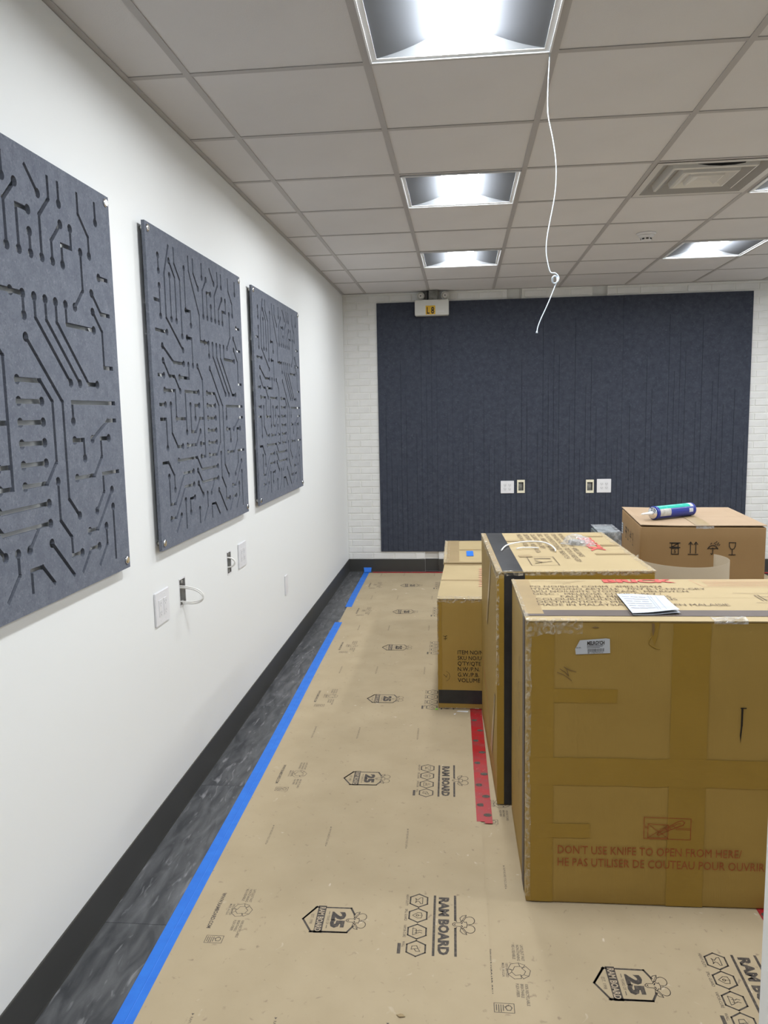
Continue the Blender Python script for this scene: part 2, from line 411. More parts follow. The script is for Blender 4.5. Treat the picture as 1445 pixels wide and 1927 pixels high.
# back wall: painted brick with shallow vertical chases
REC = [(0.768, 0.905), (1.574, 1.713), (2.366, 2.502)]
w = MB(); w.box(0, XR, D + .030, D + .2, 0, CE + .15)
xs = [0.0]
for a, b in REC: xs += [a, b]
xs.append(XR)
for i in range(0, len(xs), 2): w.box(xs[i], xs[i + 1], D + .004, D + .030, 0, CE + .15)
wall_back = struct('wall_back', w, 'mortar')
def in_view(x0, x1, z0, z1): return x0 < 0.40 or x1 > 3.77 or z1 > 2.59 or z0 < 0.26
RH, BL = 0.0661, 0.2125
field = MB()
nb = 0
cache = {}
for row in range(-13, 28):
    z0 = 0.921 + row * RH; z1 = z0 + RH
    if z1 < 0.10 or z0 > CE: continue
    off = 0.036 if row % 2 == 0 else 0.036 + BL / 2
    x = off - BL
    while x < XR:
        a, b = x, x + BL; x = b
        segs = [(max(a, 0), min(b, XR))]
        for r0, r1 in REC:
            ns = []
            for p, q in segs:
                if q <= r0 or p >= r1: ns.append((p, q))
                else:
                    if p < r0: ns.append((p, r0 + .005))
                    if q > r1: ns.append((r1 - .005, q))
            segs = ns
        for p, q in segs:
            if q - p < 0.03: continue
            w_ = round(q - p, 4); jy = RNG.choice((0.0, 0.0008, 0.0016))
            g = 0.0042
            def brick_mb(x0, zc):
                mbx = MB(); c = 0.0028
                X0, X1, Z0, Z1 = x0 + g, x0 + w_ - g, zc + g, zc + RH - g
                mbx.add([(X0, .008, Z0), (X1, .008, Z0), (X1, .008, Z1), (X0, .008, Z1), (X0 + c, 0, Z0 + c), (X1 - c, 0, Z0 + c), (X1 - c, 0, Z1 - c), (X0 + c, 0, Z1 - c)],
                        [(4, 5, 6, 7), (0, 1, 5, 4), (1, 2, 6, 5), (2, 3, 7, 6), (3, 0, 4, 7)])
                return mbx
            if in_view(p, q, z0, z1) and p < 4.06 and nb < 300:
                if w_ not in cache:
                    cache[w_] = brick_mb(0, 0).use('brick').mesh('brick'); 
                    cache[w_].materials.clear(); cache[w_].materials.append(M['brick'])
                link('brick', cache[w_], wall_back, (p, D - jy, z0)); nb += 1
            elif not (0.34 < p and q < 3.8 and 0.22 < z0 and z1 < 2.62):
                t = brick_mb(p, z0); field.add([(v[0], v[1] + D, v[2]) for v in t.v], t.f)
tag(obj('brick_field', field, 'brick', wall_back), kind='stuff')

# rubber cove base
def cove(length):
    pr = [(0.0, 0.129), (0.0040, 0.129), (0.0052, 0.1265), (0.0052, 0.012), (0.0058, 0.005), (0.0075, 0.0012), (0.0075, 0.0006), (0.0, 0.0006)]
    mb = MB(); n = len(pr)
    mb.v = [(a, 0, z) for a, z in pr] + [(a, length, z) for a, z in pr]
    for i in range(n): mb.face((i, (i + 1) % n, n + (i + 1) % n, n + i))
    mb.face(range(n)[::-1]); mb.face(range(n, 2 * n)); return mb
b = cove(D - YF); b.v = [(x, YF + y, z) for x, y, z in b.v]; struct('baseboard_left', b, 'base')
b = MB()
for i in range(0, len(xs), 2):
    t = cove(xs[i + 1] - xs[i]); b.add([(xs[i] + y, D - x, z) for x, y, z in t.v], [q[::-1] for q in t.f])
for r0, r1 in REC:
    t = cove(r1 - r0); b.add([(r0 + y, D + .030 - x, z) for x, y, z in t.v], [q[::-1] for q in t.f])
struct('baseboard_back', b, 'base')

# ceiling: plenum deck, tiles and exposed grid
c = MB(); c.box(-.06, XR + .1, YF - .1, D + .2, CE + .15, CE + .25)
ceiling = struct('ceiling', c, 'plenum')
LIGHTS = [(ix, iy) for iy in (-1, 2, 5) for ix in (1, 4, 7)] + [(1, -4)]  # last one is unseen, added to brighten the near floor and wall
DIFF = (3, 2)
colx = [(0.0, GX)] + [(GX + i * G, GX + (i + 1) * G) for i in range(9)]
tcache = {}
back_tiles = MB()
for iy in range(-11, 8):
    y0, y1 = GY + iy * G, GY + (iy + 1) * G
    if iy == 7: y1 = D
    y0 = max(y0, YF)
    for j, (x0, x1) in enumerate(colx):
        ix = j - 1
        if (ix, iy) in LIGHTS or (ix, iy) == DIFF: continue
        if iy < -2:
            back_tiles.bbox(x0 + .006, x1 - .006, y0 + .006, y1 - .006, CE + .0035, CE + .018, .003, 1); continue
        w_, h_ = round(x1 - x0, 4), round(y1 - y0, 4)
        if (w_, h_) not in tcache:
            t = MB(); t.bbox(0.006, w_ - .006, 0.006, h_ - .006, 0.0035, 0.018, 0.003, 1)
            t.mats = ['tile']; tcache[(w_, h_)] = t.mesh('ceiling_tile')
        link('ceiling_tile', tcache[(w_, h_)], ceiling, (x0, y0, CE))
tag(obj('ceiling_tiling', back_tiles, 'tile', ceiling), kind='stuff')
for i in range(9):
    x = GX + i * G; t = MB(); t.box(x - .012, x + .012, YF, D, CE, CE + .003); t.box(x - .0015, x + .0015, YF, D, CE + .003, CE + .04)
    obj('grid_runner', t, 'grid', ceiling)
for k in range(-10, 8):
    y = GY + k * G; t = MB(); t.box(0, XR, y - .012, y + .012, CE + .0005, CE + .0028); t.box(0, XR, y - .0015, y + .0015, CE + .003, CE + .038)
    obj('cross_tee', t, 'grid', ceiling)
t = MB(); t.box(0, .022, YF, D, CE - .0015, CE + .0015); t.box(0, .0015, YF, D, CE - .0015, CE + .03); struct('trim_1', t, 'grid')
t = MB(); t.box(.022, XR, D - .022, D, CE - .0015, CE + .0015); t.box(.022, XR, D - .0015, D, CE + .0015, CE + .03); struct('trim_2', t, 'grid')

# open white door at the right edge of the view
t = MB(); t.bbox(1.571, 1.613, 0.22, 1.10, 0.012, 2.06, 0.002, 1)
door = struct('door_1', t, 'door')
t = MB()
t.lathe([(.026, 0), (.026, .008), (.012, .010), (.012, .05)], Matrix.Translation((1.613, 1.03, 1.0)) @ Matrix.Rotation(math.pi / 2, 4, 'Y'), 16)
t.bbox(1.652, 1.668, 0.92, 1.045, .99, 1.01, .004)
obj('door_handle', t, 'nickel', door)
t = MB(); t.box(1.565, 1.70, 0.10, 0.21, 0.0, 2.12); struct('trim_3', t, 'door')

# ------------------------------------------------------------------ ceiling lights
def make_light():
    r = thing('ceiling_light', 'x', 'light', (0, 0, 0), group='square ceiling lights')
    e = 0.013; o = G - e; i0, i1 = 0.036, G - 0.036; lx0, lx1 = G / 2 - .095, G / 2 + .095; ly0, ly1 = 0.062, G - .062; H = 0.042
    fr = MB(); z0, z1 = -.004, .004
    for a in ((e, o, e, i0), (e, o, i1, o), (e, i0, i0, i1), (i1, o, i0, i1)): fr.box(a[0], a[1], a[2], a[3], z0 + .002, z1)
    for a in ((e, o, e, e + .006), (e, o, o - .006, o), (e, e + .006, e, o), (o - .006, o, e, o)): fr.box(a[0], a[1], a[2], a[3], z0 - .003, z1)
    obj('frame', fr, 'rim', r)
    n = 6
    for sgn in (0, 1):
        mb = MB()
        for k in range(n + 1):
            t = k / n
            x = i0 + (lx0 - i0) * t; z = H * (t - .10 * math.sin(math.pi * t))
            if sgn: x = G - x
            ya = i0 + (ly0 - i0) * (z / H)
            mb.v += [(x, ya, z), (x, G - ya, z)]
        for k in range(n):
            q = (2 * k, 2 * k + 1, 2 * k + 3, 2 * k + 2)
            mb.face(q if sgn else q[::-1], True)
        obj('reflector', mb, 'reflector', r)
    for sgn in (0, 1):
        mb = MB(); prof = []
        for k in range(n + 1):
            t = k / n; prof.append((i0 + (lx0 - i0) * t, H * (t - .10 * math.sin(math.pi * t))))
        prof += [(G - x, z) for x, z in prof[::-1]]
        for x, z in prof:
            ya = i0 + (ly0 - i0) * (z / H); mb.v.append((x, G - ya if sgn else ya, z))
        q = list(range(len(mb.v))); mb.face(q if not sgn else q[::-1])
        obj('end_plate', mb, 'endplate', r)
    mb = MB(); n = 8                                     # bowed diffuser
    for k in range(n + 1):
        t = k / n; z = H - .0005 - .028 * math.sin(math.pi * t) ** .7; x = lx0 + (lx1 - lx0) * t
        mb.v += [(x, ly0, z), (x, ly1, z)]
    for k in range(n): mb.face((2 * k, 2 * k + 1, 2 * k + 3, 2 * k + 2), True)
    mb.face([2 * k for k in range(n + 1)]); mb.face([2 * k + 1 for k in range(n + 1)][::-1])
    obj('light_panel', mb, 'lens', r)
    mb = MB(); mb.box(0.02, G - .02, .02, G - .02, H + .004, H + .03); obj('housing', mb, 'metalwhite', r)
    return r
LL = {(1, -1): 'nearest ceiling light, cut by the top of the frame', (1, 2): 'second ceiling light of the left row, above the middle of the floor',
      (1, 5): 'small-looking ceiling light of the left row, nearest the dark felt wall', (4, 2): 'ceiling light cut by the right frame edge, beside the air diffuser',
      (4, 5): 'ceiling light of the right row near the smoke detector', (4, -1): 'ceiling light of the right row nearest the camera, above the frame',
      (7, -1): 'ceiling light near the right wall, closest to the camera', (7, 2): 'ceiling light near the right wall, middle of its row',
      (7, 5): 'ceiling light near the right wall, closest to the brick wall',
      (1, -4): 'ceiling light of the left row, right above the camera', (4, -4): 'ceiling light of the right row, level with the camera', (7, -4): 'ceiling light near the right wall, level with the camera',
      (1, -7): 'ceiling light of the left row, behind the camera', (4, -7): 'ceiling light of the right row, behind the camera', (7, -7): 'ceiling light near the right wall, behind the camera'}
L0 = make_light(); first = True
for key in LIGHTS:
    p = (GX + key[0] * G, GY + key[1] * G, CE)
    if first: L0.location = p; L0['label'] = LL[key]; first = False; MW[L0.name] = Matrix.Translation(p)
    else: dup(L0, p, None, LL[key])

# ------------------------------------------------------------------ air diffuser and smoke detector
df = thing('air_diffuser', 'white square ceiling air diffuser of nested louvres with a dark slot', 'vent', (GX + 3 * G, GY + 2 * G, CE))
def ring(mb, a, za, b_, zb):
    A = [(a, a, za), (G - a, a, za), (G - a, G - a, za), (a, G - a, za)]; B = [(b_, b_, zb), (G - b_, b_, zb), (G - b_, G - b_, zb), (b_, G - b_, zb)]
    o = len(mb.v); mb.v += A + B
    for k in range(4): mb.face((o + k, o + 4 + k, o + 4 + (k + 1) % 4, o + (k + 1) % 4))
t = MB(); ring(t, .013, -.002, .045, -.002); obj('outer_frame', t, 'metalwhite', df)
t = MB(); ring(t, .045, -.002, .098, .034); obj('throat', t, 'duct', df)
t = MB(); ring(t, .098, .034, .106, -.002); ring(t, .106, -.002, .116, -.006); th1 = obj('louvre', t, 'metalwhite', df)
t = MB(); ring(t, .116, -.006, .164, .024); obj('throat', t, 'duct', df)
t = MB(); ring(t, .164, .024, .171, -.006); ring(t, .171, -.006, .181, -.010); obj('louvre', t, 'metalwhite', df)
t = MB(); ring(t, .181, -.010, .222, .010); ring(t, .222, .010, .228, -.009); ring(t, .228, -.009, .235, -.012); ring(t, .235, -.012, .272, .003); t.add([(.272, .272, .003), (G - .272, .272, .003), (G - .272, G - .272, .003), (.272, G - .272, .003)], [(0, 3, 2, 1)]); obj('centre_plate', t, 'metalwhite', df)
t = MB(); yl = lambda z: .098 + .008 * (.034 - z) / .036 - .0010
t.add([(G * u_, yl(z), z) for u_, z in ((.34, .032), (.36, .013), (.44, .005), (.54, .001), (.64, .003), (.72, .009), (.74, .032))], [tuple(range(7))]); obj('duct_opening', t, 'dark', df)  # flat dark patch on the louvre lip, painted for the shaded opening
sd = thing('smoke_detector', 'small white round smoke detector under the ceiling tiles', 'smoke detector', (2.358, 5.46, CE + .0035))
fl = Matrix.Rotation(math.pi, 4, 'X')
t = MB(); t.lathe([(.062, 0), (.062, .008), (.056, .014)], fl, 32); obj('mounting_base', t, 'plastic', sd)
t = MB(); t.lathe([(.05, .014), (.048, .024), (.034, .030), (.034, .046), (.028, .052)], fl, 32); obj('sensor_head', t, 'plastic', sd)
t = MB()
for k in range(8):
    t.box(-.008, .008, -.0350, -.0335, -.044, -.034, Matrix.Rotation(k * math.pi / 4, 4, 'Z'))
obj('vent_slots', t, 'slot', sd); tag(sd.children[-1], kind='stuff')

# ------------------------------------------------------------------ grey felt circuit panels on the left wall
PAT = '11,1 11,2o;12,2o 11,3 11,5o;13,1 14,2o;15,1 15,2 14,3 14,5o;16,1 16,2o;13,3o 12,3 12,5o;13,4o 13,5o;18,1 18,2 19,3 19,4o;20,1 20,2o;16,3o 15,4 15,5o;17,3o 17,4 16,4 16,5o;18,4o 18,6 17,7o;20,5o 21,5;8,1 8,2 10,5 10,7 11,7o 12,7o 12,8o;13,7o 13,8 16,11o;14,7o 14,8 17,11o;15,7o 15,8 18,11 19,11o;16,7o 16,8 19,8o;19,6o 20,7 21,7;19,7o 20,8 20,10 21,10;12,9o 15,12 15,17 16,18o;11,11o 13,11 14,12 14,15 13,16 11,16o;11,12o 13,12o;11,13o 13,13o;11,14o 13,14o;11,15o 13,15o;21,12 16,12 16,13o;21,13 20,13 18,14o;16,14o 17,14 17,15o;20,14o 19,14 19,15 18,16 16,16o;21,16 19,16 19,17 18,18o;20,17o 18,19 17,19o;20,18o 20,21;19,19o 19,20 18,21;18,20o 17,20 16,21;14,16o 14,18 15,19 15,20 16,20o;13,19o 15,21;11,21 11,20 12,20 13,21;10,19o 10,20 9,21;11,19o 12,18;4,16o 8,16 9,17 13,17o;8,17o 9,18 13,18o;2,2o 2,3o;4,1 3,3 3,6 6,8o;4,2o 5,3 5,6o;5,1 5,2 6,3 6,7o;4,3o 4,6o;2,4o 2,6o;1,5 2,5;7,2o 7,5o 8,5 8,6o;9,1 9,2 10,3o;1,7 3,7o;2,8o 4,9 6,9o;7,7o 8,7 8,9o;2,9o 3,10 4,10 5,11o;1,10 2,10o;7,9o 7,10 5,10o;2,11o 4,11 4,13o 6,13;9,11o 6,11 6,14o;1,12 2,12o;3,12o 3,14 4,15 5,15o;1,13 2,13 2,15o;7,12o 7,14 8,14 9,13 10,13;9,9o 10,10 10,16 9,16o;9,12o 8,12 8,13o;9,14o 8,15 6,15o;9,15o 10,15;1,16 2,16 3,17 3,18o;2,17o 2,19 3,19 5,17 7,17o;2,20o 3,20 5,18 7,18o;4,20o 3,21;5,19o 5,21;7,19o 6,19 6,20o;8,18o 9,19o;8,20o 8,21'
PW, PH, GAP, TH, PZ = 1.19, 1.187, 0.017, 0.012, 1.085
holes = []
for tr in PAT.split(';'):
    pts = []
    for p in tr.split():
        o_ = p.endswith('o'); a, b_ = p.rstrip('o').split(',')
        q = (int(a) * .0545, PH - (int(b_) * .0545 - .009)); pts.append(q)
        if o_: holes.append(circ(q, .0132))
    for a, b_ in zip(pts, pts[1:]): holes.append(quadseg(a, b_, .0062))
board = cut_sheet(0, PW, 0, PH, holes, GAP + TH, GAP, lambda a, b, d: (d, a, b)); board.mats = ['felt']
board_me = board.mesh('felt_board')
RY = Matrix.Rotation(math.pi / 2, 4, 'Y')
def standoff(parent, y, z, th, gap):
    t = MB(); t.lathe([(.0085, .0012), (.0085, gap)], RY, 16); s = obj('standoff', t, 'nickel', parent, (0, y, z))
    t = MB(); t.lathe([(.0135, 0), (.0135, .0035), (.011, .0055), (.009, .006)], Matrix.Translation((gap + th, 0, 0)) @ RY, 24); obj('cap', t, 'chrome', s)
cp0 = thing('circuit_panel', 'grey felt circuit-board panel nearest the camera, cut off by the left frame edge', 'wall panel', (0, 1.274, PZ), group='felt circuit panels')
link('felt_board', board_me, cp0)
for y, z in ((.024, PH - .022), (PW - .024, PH - .022), (.024, .028), (PW - .024, .028)): standoff(cp0, y, z, TH, GAP)
dup(cp0, (0, 2.748, PZ), None, 'middle one of the three grey felt circuit-board panels, above the first outlets')
dup(cp0, (0, 4.166, PZ), None, 'farthest grey felt circuit-board panel, nearest the white brick wall')

# ------------------------------------------------------------------ navy felt panels on the back wall
TOPS = {1: 1.61, 2: 1.19, 3: 0.97, 4: 2.08, 5: 1.76, 6: 0.83, 7: 1.37, 8: 2.44, 9: 1.92, 10: 2.27, 11: 2.1, 12: 0.97, 13: 1.63, 14: 2.43, 15: 1.2, 16: 1.82, 17: 2.07, 18: 1.6,
        19: 0.7, 20: 1.74, 21: 1.21, 22: 1.31, 0: 0.9, 23: 1.0}
BR = [(1.684, 1.732, .808, .890), (2.338, 2.389, .804, .884)]
PX = [(0.331, 1.492), (1.4925, 2.6515), (2.652, 3.811)]
NAMES = ['navy grooved felt wall panel at left, behind the emergency light', 'navy grooved felt wall panel in the middle of the dark wall', 'navy grooved felt wall panel at right, behind the tall brown carton']
for k, (x0, x1) in enumerate(PX):
    ft = 0.0 if k < 2 else 0.0022
    g = []
    for i, tp in TOPS.items():
        x = 0.353 + 1.1605 * k + i * .05
        if x0 + .004 < x < x1 - .004: g.append([(x - .0012, .2105), (x + .0012, .2105), (x + .0012, tp), (x - .0012, tp)])
    th = [[(a, c), (b_, c), (b_, d), (a, d)] for a, b_, c, d in BR if x0 < a < x1]
    mb = cut_sheet(x0, x1, 0.2085, 2.628, g, D - .0135 - ft, D - .0025, lambda a, b, d: (a, d, b), blind=D - .0085, through=th)
    mb.f = [q[::-1] for q in mb.f] if False else mb.f
    o = obj('felt_wall_panel', mb, 'navy'); tag(o, NAMES[k], 'wall panel', 'navy felt wall panels')
FY = D - .0135                                # face of the navy panels

# ------------------------------------------------------------------ outlets
def screw(parent, p, m):
    t = MB(); t.lathe([(.0032, 0), (.0032, .001), (.002, .0016)], m, 10); obj('screw', t, 'plastic2', parent, p)
def duplex(parent, x, z, mx):                  # one duplex receptacle, face toward local -y
    for dz in (.0195, -.0195):
        t = MB(); t.bbox(x - .0165, x + .0165, -.0085, -.004, z + dz - .0135, z + dz + .0135, .004, 3, mx); rc = obj('receptacle', t, 'plastic2', parent)
        for dx, w, h in ((-.0065, .0012, .0045), (.0065, .0012, .0038)):
            t = MB(); t.box(x + dx - w, x + dx + w, -.0088, -.0084, z + dz - h + .002, z + dz + h + .002, mx); obj('slot', t, 'slot', rc)
        t = MB(); t.lathe([(.0025, .0084), (.0025, .0088)], mx @ Matrix.Translation((x, 0, z + dz - .0075)) @ Matrix.Rotation(math.pi / 2, 4, 'X'), 10); obj('slot', t, 'slot', rc)
def decora(parent, x, z, mx):
    t = MB(); t.bbox(x - .0165, x + .0165, -.0085, -.004, z - .033, z + .033, .0015, 2, mx); rc = obj('receptacle', t, 'plastic2', parent)
    for dz in (.017, -.017):
        t = MB()
        for dx in (-.0065, .0065): t.box(x + dx - .001, x + dx + .001, -.0089, -.0084, z + dz - .003, z + dz + .005, mx)
        t.lathe([(.0024, .0084), (.0024, .0089)], mx @ Matrix.Translation((x, 0, z + dz - .008)) @ Matrix.Rotation(math.pi / 2, 4, 'X'), 10)
        tag(obj('slots', t, 'softslot', rc), kind='stuff')
LW = Matrix.Rotation(math.pi / 2, 4, 'Z')      # turns local -y to the room's +x
LWI = LW
def plate(name, label, loc, w, h, kinds, wall, cat='outlet', group=None):
    mx = LWI if wall == 'left' else Matrix.Identity(4)
    r = thing(name, label, cat, loc, 0, group)
    t = MB(); t.bbox(-w / 2, w / 2, -.0068, -.0002, -h / 2, h / 2, .0025, 2, mx); obj('cover_plate', t, 'plastic', r)
    n = len(kinds); rx = Matrix.Rotation(math.pi / 2, 4, 'X')
    for i, k in enumerate(kinds):
        x = (i - (n - 1) / 2) * .046
        if k == 'duplex': duplex(r, x, 0, mx)
        if k == 'decora': decora(r, x, 0, mx)
        zz = (0.0,) if k == 'duplex' else (.048, -.048)
        for z in zz:
            t = MB(); t.lathe([(.0032, .0058), (.0032, .0068), (.002, .0074)], mx @ Matrix.Translation((x, -.003 if k == 'duplex' else 0, z)) @ rx, 10); obj('screw', t, 'plastic2', r)
    return r
plate('wall_outlet', 'white double outlet plate on the left wall, nearest the camera', (0, 2.777, .868), .138, .128, ['decora', 'decora'], 'left', group='outlets on the left wall')
plate('wall_outlet', 'white double outlet plate on the left wall, below the middle felt panel\'s far corner', (0, 3.868, .868), .138, .128, ['decora', 'decora'], 'left', group='outlets on the left wall')
plate('blank_plate', 'narrow white blank cover plate low on the left wall', (0, 4.838, .492), .078, .128, ['blank'], 'left', 'cover plate')
plate('wall_outlet', 'white four-socket outlet plate at left on the navy felt', (1.577, FY, .844), .128, .122, ['duplex', 'duplex'], 'back', group='outlets on the navy felt')
plate('wall_outlet', 'white four-socket outlet plate at right on the navy felt', (2.496, FY, .848), .134, .132, ['duplex', 'duplex'], 'back', group='outlets on the navy felt')
for (a, b_, c, d), lab in zip(BR, ('ivory cable bracket with a dark opening, right of the left outlet plate', 'ivory cable bracket with a dark opening, left of the right outlet plate')):
    r = thing('cable_bracket', lab, 'wall bracket', ((a + b_) / 2, FY, (c + d) / 2), 0, 'ivory brackets on the navy felt')
    W_, H_, w2, h2 = .074, .128, (b_ - a) / 2, (d - c) / 2
    t = MB(); t.bbox(-W_ / 2, -w2, -.006, -.0002, -H_ / 2, H_ / 2, .001); t.bbox(w2, W_ / 2, -.006, -.0002, -H_ / 2, H_ / 2, .001)
    t.bbox(-w2, w2, -.006, -.0002, h2, H_ / 2, .001); t.bbox(-w2, w2, -.006, -.0002, -H_ / 2, -h2, .001); obj('frame', t, 'ivory', r)
    t = MB(); t.box(-w2 + .0005, w2 - .0005, .0100, .0106, -h2 + .0005, h2 - .0005); obj('box_back', t, 'boxgrey', r)
    t = MB(); t.box(w2 - .012, w2 - .001, .0085, .0098, -h2 + .006, h2 - .004); t.box(-w2 + .001, w2 - .001, .0085, .0098, h2 - .008, h2 - .001); obj('box_side', t, 'slot', r)
    for z in (.051, -.051):
        t = MB(); t.lathe([(.0035, .0058), (.0035, .0072)], Matrix.Translation((0, 0, z)) @ Matrix.Rotation(math.pi / 2, 4, 'X'), 10); obj('screw', t, 'nickel', r)
# open boxes on the left wall with cable loops
def open_box(a, b_, c, d, label):
    r = thing('junction_box', label, 'electrical box', (0, (a + b_) / 2, (c + d) / 2), 0, 'open electrical boxes on the left wall')
    w2, h2, dp = (b_ - a) / 2 - .0008, (d - c) / 2 - .0008, .055
    t = MB()
    t.box(-dp, -dp + .002, -w2, w2, -h2, h2)
    t.box(-dp, .0, -w2, -w2 + .0015, -h2, h2); t.box(-dp, .0, w2 - .0015, w2, -h2, h2)
    t.box(-dp, .0, -w2, w2, h2 - .0015, h2); t.box(-dp, .0, -w2, w2, -h2, -h2 + .0015); obj('box_shell', t, 'galv', r)
    t = MB(); t.box(0.0003, .0012, -w2 - .003, -w2 + .001, -h2 - .006, h2 + .006); t.box(0.0003, .0012, w2 - .001, w2 + .003, -h2 - .006, h2 + .006)
    t.box(0.0003, .0012, -w2, w2, h2, h2 + .006); t.box(0.0003, .0012, -w2, w2, -h2 - .006, -h2); obj('plaster_ring', t, 'plastic2', r)
    for z in (h2 - .010, -h2 + .010):
        t = MB(); t.box(-.006, .0005, -.008, .008, z - .006, z + .006); tb = obj('screw_tab', t, 'galv', r)
        t = MB(); t.lathe([(.003, .0005), (.003, .002)], Matrix.Translation((0, 0, z)) @ RY, 10); obj('screw', t, 'nickel', tb)
    return r
jb1 = open_box(*OPEN[0], 'open electrical box with two white cables looping out far, nearer the camera')
jb2 = open_box(*OPEN[1], 'open electrical box with one small white cable loop, farther away')
t = MB(); t.lathe([(.014, 0), (.014, .03)], Matrix.Translation((-.035, -.012, -.034)), 14); obj('cable_connector', t, 'brass', jb1)
for dy, dz, r_, nm in ((0, .004, .0, 'cable_loop'), (.012, -.006, -.006, 'cable_loop')):
    y = 3.0 + dy; z = .866 + dz
    t = MB(); t.tube([(-.045, y - .012, z + .028), (-.01, y - .006, z + .028), (.030, y, z + .024), (.066 + r_, y + .004, z + .012), (.087 + r_, y + .006, z - .010), (.080 + r_, y + .004, z - .028), (.050, y, z - .037), (.012, y - .008, z - .036), (-.03, y - .014, z - .034)], .0031, 8)
    tag(obj('cable_loop', t, 'cable'), 'outer white cable loop from the nearer open box on the left wall' if dy == 0 else 'inner white cable loop from the nearer open box on the left wall', 'cable', 'cable loops on the left wall')
t = MB(); t.tube([(-.045, 3.634, .894), (-.008, 3.642, .894), (.014, 3.652, .888), (.026, 3.656, .874), (.026, 3.658, .860), (.012, 3.656, .848), (-.012, 3.652, .843), (-.04, 3.65, .846)], .0042, 8)
tag(obj('cable_loop', t, 'cable'), 'short white cable loop from the farther open box on the left wall', 'cable', 'cable loops on the left wall')

# ------------------------------------------------------------------ emergency light
em = thing('emergency_light', 'white emergency light with two round heads above the navy felt', 'emergency light', (0.865, FY, 2.49))
t = MB(); t.bbox(-.160, .160, -.105, -.0005, 0.0, .142, .006, 3); obj('case', t, 'emcase', em)
t = MB(); t.box(-.026, .058, -.085, -.02, .142, CE - 2.49 - .002); obj('bracket', t, 'boxgrey', em)
t = MB(); t.box(-.046, -.032, -.080, -.05, .142, CE - 2.49 - .002); obj('conduit', t, 'dark', em)
for dx in (-.105, .125):
    mx = Matrix.Translation((dx, -.045, .183)) @ Matrix.Rotation(math.pi / 2, 4, 'X')
    t = MB(); t.lathe([(.018, -.03), (.030, -.012), (.037, .012), (.037, .022), (.031, .024)], mx, 24); h = obj('lamp_head', t, 'emcase', em)
    t = MB(); t.lathe([(.030, .0242), (.020, .028), (.008, .029)], mx, 24); obj('lamp_lens', t, 'lampglass', h)
    t = MB(); t.lathe([(.006, .0292), (.004, .0305)], mx, 12); obj('bulb', t, 'slot', h)
    t = MB(); t.lathe([(.009, 0), (.009, .012)], Matrix.Translation((dx, -.04, .140)), 12); obj('swivel', t, 'emcase', h)
t = MB(); t.box(-.057, .034, -.1056, -.1050, .006, .088); st = obj('sticker', t, 'yellow', em)
k = Ink(); k.text('L', -.046, .014, .064, .026, .02); k.text('8', -.006, .014, .064, .030, .02); k.obj('lettering', 'black', em, (0, -.1057, 0), (1, 0, 0), (0, 0, 1))
t = MB(); t.box(.044, .116, -.1054, -.1050, .026, .042); obj('nameplate', t, 'metalwhite', em)

# ------------------------------------------------------------------ string hanging from the grid
sp = [(1.428, CE + .01), (1.428, 2.70), (1.424, 2.62), (1.425, 2.537), (1.441, 2.459), (1.452, 2.378), (1.449, 2.286), (1.426, 2.16), (1.422, 2.109), (1.426, 2.075), (1.436, 2.037), (1.452, 2.033), (1.463, 2.022)]
ss = thing('hanging_string', 'pale blue string dangling from the ceiling grid with a knot', 'string', (1.428, 2.72, CE))
t = MB(); t.tube([(x, 2.72, z) for x, z in sp] + [(1.464, 2.722, 2.010), (1.455, 2.724, 1.998), (1.446, 2.722, 1.975), (1.427, 2.72, 1.93), (1.406, 2.72, 1.885), (1.396, 2.72, 1.858), (1.393, 2.72, 1.842)], .0017, 7)
t.tube([(1.393, 2.72, 1.845), (1.3925, 2.72, 1.838)], lambda q: .002 + .0018 * q, 7); obj('cord', t, 'string', ss, None, True)
t = MB(); t.tube([(1.446 + .012 * math.cos(a) * (1 - a / 30) + .006, 2.72 + .006 * math.sin(2 * a), 2.012 + .012 * math.sin(a)) for a in [q * .6 for q in range(24)]], .0021, 7, True, 2); obj('knot', t, 'string', ss, None, True)

